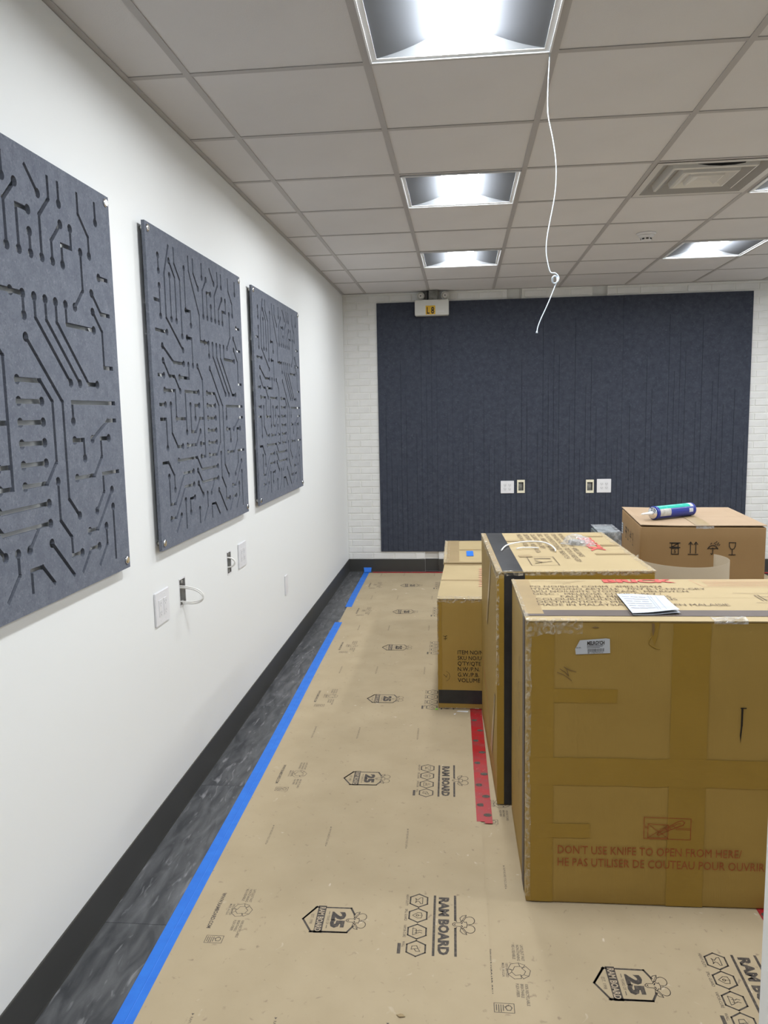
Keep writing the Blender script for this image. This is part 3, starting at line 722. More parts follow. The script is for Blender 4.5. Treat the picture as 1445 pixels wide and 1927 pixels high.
# ------------------------------------------------------------------ floor protection sheets and tapes
def hexa(k, a, b_, R, w):
    k.line([(a + R * math.cos(math.radians(60 * q)) , b_ + R * .94 * math.sin(math.radians(60 * q))) for q in range(6)], w, True)
def sheet_prints(par, y):                      # prints of one repeat, in the sheet's own frame; a runs toward the camera, b to the right
    O, A, B = (0, y, 0), (0, -1, 0), (1, 0, 0); Z = .0011
    k = Ink(); w = .0062
    k.line([(.027, .064), (.057, .048), (.057, -.063)], w); k.line([(-.063, -.063), (0, -.098), (.060, -.063)], w)
    k.line([(-.060, -.066), (-.060, .048), (-.028, .063)], w); k.line([(.060, -.066), (.058, .048)], w); k.line([(-.060, -.063), (.0, -.098)], w)
    k.poly([(-.068, -.058), (.064, -.055), (.064, -.029), (-.068, -.032)])
    k.text('25', -.040, -.006, .046, .078, .065)
    ram_head(k, 0, .040, .062)
    k.obj('printed_badge', 'ink', par, O, A, B, Z)
    k = Ink(); k.text('RAM BOARD', -.061, -.0525, .0195, .118, .025); k.obj('banner_lettering', 'lettering_tan', par, O, A, B, Z + .0004)
    k = Ink(); k.text('YEARS OF', -.022, -.0225, .0085, .044, .0); k.line([(-.040, -.0185), (-.027, -.0185)], .002); k.line([(.027, -.0185), (.040, -.0185)], .002)
    k.text('EST. 1998', -.024, -.075, .0095, .046, .0); k.obj('badge_caption', 'inkfine', par, O, A, B, Z)
    def cap(*a):
        k = Ink(); k.text(*a); k.obj('printed_caption', 'inkfine', par, O, A, B, Z)
    for q, t_ in ((.112, 'HEAVY-DUTY'), (.037, 'SPILL GUARD'), (-.040, 'VAPOR-CURE'), (-.116, 'WALL')): cap(t_, -q - .030, .221, .0085, .058 if t_ != 'WALL' else .026, .01)
    k = Ink(); k.line([(.100, .2125), (.136, .2125)], .010); k.obj('printed_bar', 'inkfine', par, O, A, B, Z)
    cap('WWW.RAMBOARD.COM', -.116, -.390, .0135, .178, .03)
    for i, t_ in enumerate(('RE-USEABLE', 'NON-STAINING', 'LAYS OUT FAST')): cap(t_, -.140, -.316 + i * .0125, .0085, None, .01, .068)
    for i, t_ in enumerate(('MADE IN U.S.A.', '100% RECYCLED')): cap(t_, -.060, -.349 + i * .0105, .0075, .056, .01)
    for i, (t_, l_) in enumerate((('FLEX-FIBER', .050), ('BREATHABLE', .052), ('100% RECYCLABLE', .080))): cap(t_, .020, -.314 + i * .0125, .0085, l_, .01)
    k = Ink(); w = .0018
    for q in range(3):
        an = math.radians(120 * q + 90)
        R2 = lambda x, z_: (-.030 + x * math.cos(an) - z_ * math.sin(an), -.303 + x * math.sin(an) + z_ * math.cos(an))
        k.line([R2(.012, -.030), R2(.028, -.018), R2(.034, .004), R2(.022, .020), R2(.010, .012), R2(.020, .000), R2(.014, -.014), R2(.006, -.018)], w, True)
        k.line([R2(.014, -.014), R2(.028, -.018)], w)
    k.line([(.095, -.377), (.095, -.324), (.128, -.324), (.128, -.377)], .0018, True)
    k.line([(.103, -.334), (.110, -.330), (.119, -.334), (.119, -.343), (.110, -.347), (.103, -.343)], .0022, True); k.line([(.100, -.338), (.106, -.345), (.108, -.350)], .002)
    for i, l_ in enumerate((.020, .024, .024, .020)): k.line([(.101, -.353 - i * .006), (.101 + l_, -.353 - i * .006)], .0022)
    k.obj('printed_recycling_mark', 'inkfine', par, O, A, B, Z)
    k = Ink(); w = .0058
    k.line([(-.138, .3145), (.142, .3145)], .0075)
    k.line([(-.141, .380), (-.020, .380)], .0075); k.line([(.020, .380), (.141, .380)], .0075); k.line([(-.020, .380), (-.014, .384)], .003); k.line([(.020, .380), (.014, .384)], .003)
    k.text('RAM BOARD', -.133, .3295, .0345, .273, .055)
    ram_head(k, 0, .372, .068)
    for q in (.112, .037, -.040, -.116): hexa(k, -q, .263, .034, .0048)
    k.obj('printed_logo', 'ink', par, O, A, B, Z)
    w = .0022                                # anvil, drop, vapour, folded wall
    def sym(k): k.obj('printed_symbol', 'inkfine', par, O, A, B, Z)
    k = Ink(); a0 = -.112
    P = lambda x, z_: (a0 + x, .263 + z_)
    k.line([P(-.016, .012), P(.016, .012), P(.016, .006), P(.006, .002), P(.003, -.004), P(.011, -.011), P(.004, -.009), P(-.004, -.009), P(-.011, -.011), P(-.003, -.004), P(-.014, .004)], w, True)
    sym(k); k = Ink(); a0 = -.037; k.line([P(-.013, .010), P(-.013, -.002), P(0, -.017), P(.013, -.002), P(.013, .010), P(0, .013)], w, True); k.arc(P(0, -.002), .004, w, n=8); k.line([P(0, .002), P(0, .013)], w * .7)
    sym(k); k = Ink(); a0 = .040; k.line([P(-.016, -.013), P(.016, -.013), P(.010, -.002), P(-.010, -.002)], w, True)
    for q in (-.005, .005): k.line([P(q, -.006), P(q + .002, .002), P(q - .002, .008), P(q + .001, .015)], w)
    sym(k); k = Ink(); a0 = .116; k.line([P(-.010, -.012), P(-.012, .002), P(.0, .006), P(.012, .012), P(.012, .0), P(.002, -.005), P(.004, -.014)], w, True); k.line([P(.0, .006), P(.002, -.005)], w)
    sym(k)
    k = Ink()
    for bx in (-.317, -.093, .203):
        k.text('RAM BOARD FOLD LINE', -.536, bx - .003, .0075, .112)
        k.poly([(-.548, bx + .004), (-.548, bx - .004), (-.541, bx)]); k.poly([(-.420, bx - .003), (-.420, bx + .003), (-.414, bx)])
    k.obj('printed_fold_lines', 'inkfine', par, O, A, B, Z)

def sheet(label, ox, oy, rz, x0, x1, y0, y1, z, reps, torn=False):
    r = thing('floor_protection_sheet', label, 'floor sheet', (ox, oy, z), rz, 'kraft floor protection sheets')
    n = 60; mb = MB()
    for k in range(n + 1):
        y = y0 + (y1 - y0) * k / n
        j = (noise.noise((0, y * 3.1, ox)) * .004 + RNG.uniform(-.0012, .0012)) if torn else 0
        for zz in (0, .001): mb.v += [(x0, y, zz), (x1 + j, y, zz)]
    for k in range(n):
        o_ = 4 * k; a, b_, c_, d_ = o_, o_ + 1, o_ + 2, o_ + 3
        mb.face((c_, d_, d_ + 4, c_ + 4)); mb.face((b_, a, a + 4, b_ + 4)); mb.face((b_, b_ + 4, d_ + 4, d_)); mb.face((a + 4, a, c_, c_ + 4))
    obj('board', mb, 'kraft', r)
    for q in reps: sheet_prints(r, .952 * q)
    return r
s1 = sheet('kraft floor protection sheet along the left wall, edged with blue tape', .728, 2.229, .0128, -.487, .481, -2.4, 5.335, .0028, range(-1, 6), True)
s2 = sheet('kraft floor protection sheet under the front cartons, right of the torn seam', 1.591, 2.017, 0, -.482, .484, -2.2, 5.53, 0.0001, range(-1, 2))
s3 = sheet('kraft floor protection sheet under the brown carton, along the second red tape', 2.535, 2.3, 0, -.478, .484, -2.4, 5.25, .0, (-1,)); s3.location.z = .0001
s4 = sheet('kraft floor protection sheet at the far right, beyond the cartons', 3.50, 2.1, 0, -.479, .484, -2.2, 5.45, .0, ()); s4.location.z = .0001

def tape_strip(name, label, pts, w, m, z, cat, group=None, prints=None):
    mb = MB(); n = len(pts)
    for i, (x, y) in enumerate(pts):
        a = Vector(pts[min(i + 1, n - 1)]) - Vector(pts[max(i - 1, 0)]); a.normalize(); q = Vector((a.y, -a.x)) * w / 2
        for zz in (z, z + .0005): mb.v += [(x - q.x, y - q.y, zz), (x + q.x, y + q.y, zz)]
    for i in range(n - 1):
        o_ = 4 * i; mb.face((o_ + 2, o_ + 3, o_ + 7, o_ + 6)); mb.face((o_ + 1, o_, o_ + 4, o_ + 5)); mb.face((o_ + 1, o_ + 5, o_ + 7, o_ + 3)); mb.face((o_ + 4, o_, o_ + 2, o_ + 6))
    mb.face((0, 1, 3, 2)); o_ = 4 * (n - 1); mb.face((o_ + 1, o_, o_ + 2, o_ + 3))
    r = thing(name, label, cat, (pts[0][0], pts[0][1], z), 0, group)
    obj('strip', mb, m, r, None, True)
    return r
def edge_pt(y, dx): return (.728 + dx - .0128 * (y - 2.229) + .002 * math.sin(y * 2.3), y)
bt = tape_strip('painters_tape', 'long blue tape strip along the left edge of the kraft sheet', [edge_pt(-2.1 + .35 * q, -.490) for q in range(22)] + [edge_pt(5.71, -.490)], .056, 'bluetape', .0040, 'tape', 'blue tape along the sheet edge')
mb = MB(); mb.v = []
pts = [edge_pt(-2.1 + .35 * q, -.486) for q in range(22)] + [edge_pt(5.70, -.486)]
for x, y in pts: mb.v += [(x - .0018, y, .0046), (x + .0018, y, .0046), (x, y, .0054)]
for i in range(len(pts) - 1):
    o_ = 3 * i; mb.face((o_, o_ + 2, o_ + 5, o_ + 3)); mb.face((o_ + 2, o_ + 1, o_ + 4, o_ + 5))
obj('crease', mb, 'bluetape', bt, None, True)
bt2 = tape_strip('painters_tape', 'short blue tape strip at the far end by the back wall', [edge_pt(6.18, -.478), edge_pt(6.6, -.480), edge_pt(7.1, -.476), edge_pt(7.56, -.474)], .054, 'bluetape', .0040, 'tape', 'blue tape along the sheet edge')
t = MB(); t.add([(.155, D - .055, .0048), (.225, D - .055, .0048), (.225, D - .021, .006), (.155, D - .021, .006), (.230, D - .008, .045), (.150, D - .008, .045)], [(0, 1, 2, 3), (3, 2, 4, 5)]); obj('turned_up_end', t, 'bluetape', bt2, None, True)
def red_marks(par, pts, z):
    k = Ink()
    for i, (x, y) in enumerate(pts):
        ram = Ink(); ram.poly([(x + .0165 * math.cos(q * .63), y + .013 * math.sin(q * .63)) for q in range(10)])
        k.v += [(p[0], p[1]) for p in ram.v]; o_ = len(k.v) - len(ram.v); k.f += [tuple(o_ + j for j in q) for q in ram.f]
    k.obj('printed_marks', 'inkfine', par, (0, 0, z), (1, 0, 0), (0, 1, 0), .0009, None, True)
sx = lambda y: 1.212 - .0115 * (y - 2.85)
rt = tape_strip('seam_tape', 'red printed seam tape, left strip beside the carton corner', [(sx(y) - .008, y) for y in (2.852, 3.3, 3.8, 4.4, 5.2, 6.2, 7.5)], .036, 'redtape', .0040, 'tape', 'red seam tape')
red_marks(rt, [(sx(y) - .006, y) for y in (2.98, 3.15, 3.36, 3.6, 3.85)], .0040)
rt2 = tape_strip('seam_tape', 'red printed seam tape, right strip partly under the tall carton', [(sx(y) + .020, y) for y in (2.838, 3.3, 3.8, 4.4, 5.2, 6.2, 7.5)], .030, 'redtape', .0046, 'tape', 'red seam tape')
red_marks(rt2, [(sx(y) + .018, y) for y in (2.90, 3.05, 3.25, 3.47, 3.72)], .0046)
rt3 = tape_strip('seam_tape', 'red seam tape peeking out under the front carton by the door edge', [(2.085, 2.325), (2.08, 2.7), (2.07, 3.4), (2.06, 4.5), (2.06, 7.5)], .060, 'redtape', .0018, 'tape', 'red seam tape')
red_marks(rt3, [(2.075, 2.35)], .0018)
rt4 = tape_strip('seam_tape', 'red tape along the foot of the back wall', [(.245, 7.575), (1.5, 7.575), (3.2, 7.575), (4.6, 7.575)], .052, 'redtape', .0048, 'tape', 'red seam tape')

# ------------------------------------------------------------------ cartons
def carton(label, loc, rz, W, Dp, H, mbody, mlid, seed, group='brown cartons', rough=.002, lidgap=.0):
    r = thing('carton', label, 'carton', loc, rz, group)
    n = 14; bm = bmesh.new(); bmesh.ops.create_cube(bm, size=1.0)
    bmesh.ops.subdivide_edges(bm, edges=bm.edges[:], cuts=n, use_grid_fill=True)
    hb = H - .004
    for v in bm.verts:
        p = Vector(((v.co.x + .5) * W, (v.co.y + .5) * Dp, (v.co.z + .5) * hb))
        q = Vector((p.x - W / 2, p.y - Dp / 2, 0)); q.normalize()
        d = rough * (noise.noise(p * 4 + Vector((seed, 0, 0))) + 1) * .5
        ex = abs(v.co.x) > .4999; ey = abs(v.co.y) > .4999
        if ex: p.x -= math.copysign(d, v.co.x)
        if ey: p.y -= math.copysign(d, v.co.y)
        if v.co.z < -.4999: p.z = 0.0
        v.co = p
    bm.verts.index_update(); mb = MB(); mb.add([v.co for v in bm.verts], [[v.index for v in f_.verts] for f_ in bm.faces], True); bm.free()
    o = obj('body', mb, mbody, r)
    o.modifiers.new('bevel', 'BEVEL').width = .006; o.modifiers['bevel'].limit_method = 'ANGLE'; o.modifiers['bevel'].segments = 2
    def flap(x0, x1, y0, y1):
        nx, ny = 16, 8; m2 = MB()
        for s_ in (0, 1):
            for j in range(ny + 1):
                for i in range(nx + 1):
                    x, y = x0 + (x1 - x0) * i / nx, y0 + (y1 - y0) * j / ny
                    e = min(x, W - x, y, Dp - y)
                    z = H - .004 * (1 - s_) + (0 if s_ == 0 else -.0012 * (noise.noise((x * 7, y * 7, seed)) + 1) * .5) + (lidgap * (noise.noise((x * 3, seed, 1)) + .9) if e < .02 else 0)
                    m2.v.append((x, y, z))
        st = (nx + 1) * (ny + 1)
        for j in range(ny):
            for i in range(nx):
                a = j * (nx + 1) + i; q = (a, a + 1, a + nx + 2, a + nx + 1)
                m2.face([st + k_ for k_ in q]); m2.face(q[::-1])
        ring_ = [i for i in range(nx + 1)] + [j * (nx + 1) + nx for j in range(1, ny + 1)] + [ny * (nx + 1) + i for i in range(nx - 1, -1, -1)] + [j * (nx + 1) for j in range(ny - 1, 0, -1)]
        for a, b_ in zip(ring_, ring_[1:] + ring_[:1]): m2.face((a, b_, st + b_, st + a))
        obj('top_flap', m2, mlid, r)
    flap(-.001, W + .001, -.002, Dp / 2 - .0008); flap(-.001, W + .001, Dp / 2 + .0008, Dp + .002)
    return r
def strip_on(par, name, m, face, a0, a1, b0, b1, dims, lift=.0012, th=.0006, label=None, wav=0.0):
    """flat strip on a carton face; a = along the face, b = up (or depth on the lid)."""
    W, Dp, H = dims; mb = MB()
    na = max(1, int(abs(a1 - a0) / .03)); nbb = max(1, int(abs(b1 - b0) / .03))
    fn = {'front': lambda a, b, d: (a, -d, b), 'left': lambda a, b, d: (-d, a, b), 'top': lambda a, b, d: (a, b, H + d)}[face]
    for d_ in (lift - th, lift):
        for j in range(nbb + 1):
            for i in range(na + 1):
                a = a0 + (a1 - a0) * i / na; b_ = b0 + (b1 - b0) * j / nbb
                if wav and (i in (0, na)): a += wav * noise.noise((b_ * 23, a0, 3))
                if wav and (j in (0, nbb)): b_ += wav * noise.noise((a * 23, b0, 5))
                mb.v.append(fn(a, b_, d_))
    st = (na + 1) * (nbb + 1)
    for j in range(nbb):
        for i in range(na):
            a = j * (na + 1) + i; q = [a, a + 1, a + na + 2, a + na + 1]
            if face == 'left': q = q[::-1]
            mb.face([st + k_ for k_ in q]); mb.face(q[::-1])
    rg = [i for i in range(na + 1)] + [j * (na + 1) + na for j in range(1, nbb + 1)] + [nbb * (na + 1) + i for i in range(na - 1, -1, -1)] + [j * (na + 1) for j in range(nbb - 1, 0, -1)]
    for a, b_ in zip(rg, rg[1:] + rg[:1]): mb.face((a, b_, st + b_, st + a))
    return obj(name, mb, m, par, None, False, label)
def crinkle(par, p0, p1, n0, n1, w0, w1, seed, m='clear', label='crinkled clear tape', amp=.004):
    """creased clear tape folded over the edge p0-p1, reaching w0 down normal n1's face and w1 on the other face."""
    p0, p1, n0, n1 = Vector(p0), Vector(p1), Vector(n0), Vector(n1); L_ = (p1 - p0).length; n = max(6, int(L_ / .010)); mb = MB()
    prof = [(-w0, 0), (-w0 * .5, 0), (0, 0), (0, 1), (w1 * .5, 1), (w1, 1)]
    for i in range(n + 1):
        p = p0 + (p1 - p0) * i / n
        for q, (s_, side) in enumerate(prof):
            h = .0012 + amp * abs(noise.noise((i * .55, q * 1.7, seed))) * (1 if q not in (0, 5) else .3)
            wob = 1 + .35 * noise.noise((i * .22, seed, side))
            if side == 0: v = p + n1 * (s_ * wob) + n0 * h + (n1 * .001 if q == 2 else Vector())
            else: v = p - n0 * (s_ * wob) + n1 * h
            mb.v.append(tuple(v))
    k = len(prof)
    for i in range(n):
        for q in range(k - 1): mb.face((i * k + q, i * k + q + 1, (i + 1) * k + q + 1, (i + 1) * k + q))
    return obj('clear_tape', mb, m, par, None, False, label)

# front carton
W1, D1, H1 = 1.02, .592, .935
d1 = (W1, D1, H1)
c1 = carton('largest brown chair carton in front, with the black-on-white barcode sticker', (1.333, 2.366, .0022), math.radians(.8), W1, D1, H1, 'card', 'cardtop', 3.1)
strip_on(c1, 'packing_tape', 'tape', 'front', .016, .085, .004, .925, d1, wav=.003)
strip_on(c1, 'packing_tape', 'tape', 'front', .440, .552, .003, .926, d1, .0016, wav=.003)
strip_on(c1, 'packing_tape', 'tape', 'front', .012, 1.010, .402, .492, d1, .0020, wav=.004)
strip_on(c1, 'packing_tape', 'tape', 'front', .085, .278, .672, .716, d1, .0013, wav=.003)
strip_on(c1, 'packing_tape', 'tape', 'front', .016, .20, .225, .272, d1, .0019, wav=.004)
strip_on(c1, 'packing_tape', 'tapetop', 'top', .004, .062, .075, .585, d1, .0012)
strip_on(c1, 'printed_band', 'greyband', 'top', .0, W1, .052, .124, d1, .0009, label='faded black band across the lid')
strip_on(c1, 'printed_band', 'greyband', 'left', .052, .120, .004, .930, d1, .0009, label='faded black band down the side')
crinkle(c1, (0, .0, H1), (0, D1, H1), (-1, 0, 0), (0, 0, 1), .018, .012, 2.0, amp=.003)
crinkle(c1, (0, 0, H1), (.17, 0, H1), (0, -1, 0), (0, 0, 1), .045, .022, 5.0, amp=.008)
crinkle(c1, (0, 0, .02), (0, 0, H1), (-1, 0, 0), (0, -1, 0), .020, .014, 8.0, amp=.004)
crinkle(c1, (.56, 0, H1), (.66, 0, H1), (0, -1, 0), (0, 0, 1), .010, .046, 11.0, 'film', 'loose scrap of clear tape', .010)
k = Ink(); x0 = 1.434 - 1.333
k.text("DON'T USE KNIFE TO OPEN FROM HERE/", x0, .172, .0275, .567); k.text('HE PAS UTILISER DE COUTEAU POUR OUVRIR', x0, .130, .0275, .638)
X, Z = 1.701 - 1.333, .230
k.line([(X, Z), (X + .143, Z - .001), (X + .143, Z + .069), (X, Z + .071)], .0022, True)
k.line([(X + .012, Z + .003), (X + .074, Z + .003), (X + .074, Z + .047), (X + .012, Z + .049)], .0022, True)
k.line([(X + .012, Z + .003), (X + .074, Z + .047)], .0018); k.line([(X + .012, Z + .049), (X + .074, Z + .003)], .0018)
k.line([(X + .003, Z + .036), (X + .010, Z + .036)], .0016); k.line([(X + .003, Z + .041), (X + .010, Z + .041)], .0016)
k.line([(X + .098, Z + .032), (X + .142, Z + .032)], .0016); k.line([(X + .098, Z + .037), (X + .142, Z + .037)], .0016)
k.line([(X + .040, Z + .014), (X + .044, Z + .020), (X + .102, Z + .058), (X + .116, Z + .062), (X + .124, Z + .056), (X + .120, Z + .048), (X + .070, Z + .026), (X + .046, Z + .012)], .0026, True)
k.line([(X + .062, Z + .028), (X + .104, Z + .052), (X + .112, Z + .052)], .0018); k.line([(X + .066, Z + .034), (X + .074, Z + .026)], .0018)
k.line([(X + .076, Z + .040), (X + .084, Z + .032)], .0018); k.line([(X + .088, Z + .046), (X + .096, Z + .038)], .0018)
k.obj('printed_warning', 'darkred', c1, (0, 0, 0), (1, 0, 0), (0, 0, 1), .0026)
k = Ink(); fx = lambda px: (px - 1333) / 1000.0
k.line([(fx(1428), .770), (fx(1446), .763), (fx(1464), .750), (fx(1471), .744)], .0022); k.line([(fx(1436), .781), (fx(1450), .772), (fx(1462), .760)], .0022)
k.line([(fx(1462), .760), (fx(1456), .783)], .0022); k.line([(fx(1448), .787), (fx(1465), .778), (fx(1484), .772)], .0022)
k.obj('handwriting', 'edge', c1, (0, 0, 0), (1, 0, 0), (0, 0, 1), .0022)
t = MB(); cx, cz = .150, .853
t.add([(-.052, -.0006, -.025), (.052, -.0006, -.020), (.050, -.0006, .025), (.038, -.0006, .0265), (-.040, -.0006, .020), (-.054, -.0006, -.008)], [(0, 1, 2, 3, 4, 5)], False, Matrix.Translation((cx + .052 + .0, -.0024, cz)))
lb = obj('shipping_label', t, 'paper', c1, label='white barcode sticker')
k = Ink(); lx, lz = cx + .052, cz; sl = .045
kk = Ink(); kk.text('MELRGYCH', -.018, .006, .0125, .052, .035)
for i, l_ in enumerate((.048, .046, .038)): kk.line([(-.018, .0035 - i * .0032), (-.018 + l_, .0035 - i * .0032)], .0011)
xx = -.016
while xx < .034:
    wd = RNG.choice((.0006, .0009, .0013)); kk.line([(xx, -.0155), (xx, -.0065)], wd); xx += wd + RNG.choice((.0008, .0011, .0014))
kk.text('81176797933', -.016, -.021, .0042, .046); kk.text('BT(P)', -.050, -.004, .0042, .013)
k.v = [(lx + a, lz + b_ + a * sl) for a, b_ in kk.v]; k.f = kk.f
k.obj('label_print', 'black', lb, (0, 0, 0), (1, 0, 0), (0, 0, 1), .0036)
k = Ink(); k.poly([(.196, .913), (.208, .9165), (.221, .913), (.208, .911)]); k.obj('smudge', 'edge', c1, (0, 0, 0), (1, 0, 0), (0, 0, 1), .0022)
t = MB(); t.add([(.378, -.003, .93), (.400, -.002, .930), (.394, -.0035, .888), (.386, -.004, .858), (.376, -.002, .884)], [(0, 4, 3, 2, 1)]); t.tube([(.376, -.002, .886), (.368, -.004, .866), (.385, -.003, .852), (.402, -.002, .846)], .0014, 5); obj('torn_dent', t, 'tape', c1)
k = Ink(); k.poly([(.376, .928), (.384, .928), (.385, .905), (.380, .885), (.377, .905)]); k.obj('dent_crease', 'edge', c1, (0, 0, 0), (1, 0, 0), (0, 0, 1), .0046)
t = MB(); t.box(.650, .6555, -.0022, -.0012, .604, .662); t.box(.6475, .665, -.0022, -.0012, .660, .663); t.add([(.650, -.0021, .606), (.655, -.0021, .606), (.651, -.0021, .548), (.648, -.0021, .575)], [(0, 3, 2, 1)])
obj('knife_slit', t, 'void', c1)
lt = ['PO NO/BON COMM : 4MEL100424', 'ITEM NO/NO ARTICLE : 7027 B-1S-NEO-GRY', 'SKU NO/UNITE STOCKAGE : MELRGYCH', 'DESC :  MELROSE CHAIR GREY /', 'FAUTEUIL MELROSE GRIS', 'COLOUR/COULEUR : GREY/GRIS', 'DESTINATION : MISSISSAUGA', 'MADE IN MALAYSIA/FABRIQUE EN MALAISIE']
wd = [.47, .612, .54, .44, .37, .47, .44, .615]
k = Ink()
for i, (s_, w_) in enumerate(zip(lt, wd)): k.text(s_, .057 + (.09 if i == 4 else 0), .452 - i * .0385, .026, w_)
k.line([(.07, .545), (.10, .558), (.13, .548), (.17, .556), (.20, .540), (.25, .560)], .002); k.line([(.14, .520), (.22, .535), (.27, .552)], .002); k.line([(.18, .505), (.20, .52), (.21, .508)], .002)
X, Y = .80, .30
k.line([(X - .06, Y + .06), (X + .2, Y + .055)], .0025); k.line([(X, Y - .05), (X, Y + .03), (X + .012, Y + .03), (X + .012, Y - .05)], .003); k.line([(X + .012, Y + .01), (X + .13, Y + .01)], .003); k.line([(X + .012, Y - .03), (X + .13, Y - .03)], .003); k.line([(X - .03, Y - .075), (X + .16, Y - .08)], .0025)
k.obj('printed_lettering', 'brownink', c1, (0, 0, H1), (1, 0, 0), (0, 1, 0), .0016)
k = Ink(); k.text('BRICK', .335, .532, .058, .262, .055); k.obj('printed_brand', 'red', c1, (0, 0, H1), (1, 0, 0), (0, 1, 0), .0016)
k = Ink(); X, Y = .675, .46
k.line([(X, Y), (X + .33, Y - .01), (X + .33, Y + .11), (X - .02, Y + .115)], .002, True)
for i in range(4): k.line([(X + .02, Y + .022 + i * .022), (X + (.28 if i % 2 else .24), Y + .019 + i * .022)], .004)
k.obj('printed_notice', 'redfaint', c1, (0, 0, H1), (1, 0, 0), (0, 1, 0), .0016)
k = Ink()
for b0, b1, a_ in ((.70, .745, .23), (.56, .62, .22), (.63, .65, .25), (.44, .50, .215), (.30, .345, .22)): k.line([(a_, b0), (a_ + .012, (b0 + b1) / 2), (a_, b1)], .006)
for i in range(3):
    for j in range(7): k.line([(.36 - i * .05, .62 - j * .05), (.355 - i * .05, .60 - j * .05)], .004)
k.v = [(-a, b_) for a, b_ in k.v]; k.f = [q[::-1] for q in k.f]
k.obj('side_markings', 'brownink', c1, (0, 0, 0), (0, -1, 0), (0, 0, 1), .0018)

# tall carton behind it
W2, D2, H2 = .605, .965, .957
d2 = (W2, D2, H2)
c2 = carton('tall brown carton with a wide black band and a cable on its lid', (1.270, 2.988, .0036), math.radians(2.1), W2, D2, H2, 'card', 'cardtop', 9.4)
strip_on(c2, 'black_band', 'blacktape', 'front', .028, .108, .003, .954, d2, .0012, label='wide black band')
strip_on(c2, 'black_band', 'blacktape', 'top', .022, .102, .0, D2, d2, .0012, label='wide black band')
strip_on(c2, 'packing_tape', 'tape', 'front', .0, .027, .003, .93, d2, .0012, wav=.002)
strip_on(c2, 'packing_tape', 'tape', 'front', .108, .60, .90, .945, d2, .0012, wav=.003)
strip_on(c2, 'packing_tape', 'tapetop', 'top', .002, .021, .004, D2 - .004, d2, .0010)
for a, b_, c_, d_ in ((.102, .17, .70, .735), (.12, .175, .30, .345), (.43, .58, .82, .85), (.45, .60, .34, .375), (.52, .60, .56, .60)): strip_on(c2, 'packing_tape', 'tapetop', 'top', a, b_, c_, d_, d2, .0014)
for p0, p1, n0, n1, a_, b_, sd_ in (((0, 0, H2), (0, D2, H2), (-1, 0, 0), (0, 0, 1), .028, .016, 21), ((0, 0, H2), (W2, 0, H2), (0, -1, 0), (0, 0, 1), .016, .014, 23), ((W2, 0, H2), (W2, D2, H2), (1, 0, 0), (0, 0, 1), .016, .022, 25), ((0, 0, .5), (0, 0, H2), (-1, 0, 0), (0, -1, 0), .010, .008, 27)):
    crinkle(c2, p0, p1, n0, n1, a_, b_, sd_, amp=.005)
lt = ['PO NO/BON COMM : 4MEL100425', 'ITEM NO/NO ARTICLE : 7027 B-1S-NEO-GRY', 'SKU NO/UNITE STOCKAGE : MELRGYCH', 'DESC :  MELROSE CHAIR GREY', 'COLOUR/COULEUR : GREY', 'DESTINATION : MISSISSAUGA', 'MADE IN MALAYSIA']
k = Ink()
for i, (s_, w_) in enumerate(zip(lt, (.62, .74, .66, .5, .42, .52, .36))): k.text(s_, -.92, .375 - i * .034, .022, w_)
k.line([(-.30, .15), (-.30, .26), (-.12, .26), (-.12, .15)], .003, True); k.line([(-.26, .18), (-.26, .24)], .01); k.line([(-.22, .175), (-.18, .20), (-.16, .17), (-.20, .24)], .006)
k.obj('printed_lettering', 'brownink', c2, (0, 0, H2), (0, -1, 0), (1, 0, 0), .0018)
k = Ink(); k.text('BRICK', -.79, .455, .065, .36, .055); k.obj('printed_brand', 'red', c2, (0, 0, H2), (0, -1, 0), (1, 0, 0), .0018)
for a0, a1, b0, b1 in ((.30, .62, .60, .93), (.08, .34, .10, .42)):
    t = MB(); t.add([(-.0012, a0, b1), (-.0012, a0 + .05, b1), (-.0012, a1, b0), (-.0012, a1 - .09, b0)], [(0, 1, 2, 3)]); obj('packing_tape', t, 'tapetop', c2)
k = Ink(); k.line([(-.86, .33), (-.6, .26), (-.3, .14), (-.10, .08)], .006); k.v = [(-a, b_) for a, b_ in k.v]; k.f = [q[::-1] for q in k.f]
k.v = [(-a, b_) for a, b_ in k.v]; k.f = [q[::-1] for q in k.f]
k.obj('red_stroke', 'red', c2, (0, 0, 0), (0, -1, 0), (0, 0, 1), .0012)

# two low cartons at the far left
W3, D3, H3 = .60, .93, .602
d3 = (W3, D3, H3)
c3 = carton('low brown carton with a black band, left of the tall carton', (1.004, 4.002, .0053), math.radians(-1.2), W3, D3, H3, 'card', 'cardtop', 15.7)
strip_on(c3, 'black_band', 'blacktape', 'front', .002, .598, .030, .104, d3, .0012, label='wide black band')
strip_on(c3, 'packing_tape', 'tape', 'front', .0, .022, .104, .59, d3, .0012, wav=.002)
strip_on(c3, 'packing_tape', 'tapetop', 'top', .0, .6, .44, .47, d3, .0012)
strip_on(c3, 'packing_tape', 'tapetop', 'top', .0, .6, .905, .928, d3, .0012)
crinkle(c3, (0, 0, H3), (W3, 0, H3), (0, -1, 0), (0, 0, 1), .022, .050, 31, amp=.007)
crinkle(c3, (0, 0, .004), (W3, 0, .004), (0, -1, 0), (0, 0, 1), .002, .010, 33, amp=.003)
crinkle(c3, (0, 0, .3), (0, 0, H3), (-1, 0, 0), (0, -1, 0), .01, .006, 37, amp=.003)
k = Ink()
for i, (s_, w_) in enumerate((('ITEM NO/NO ARTICLE', .27), ('SKU NO/UNITE STOCKAGE', .33), ("Q'TY/QTE", .122), ('N.W./P.N.', .115), ('G.W./P.B.', .112), ('VOLUME', .118))): k.text(s_, .105, .302 - i * .0305, .0215, w_)
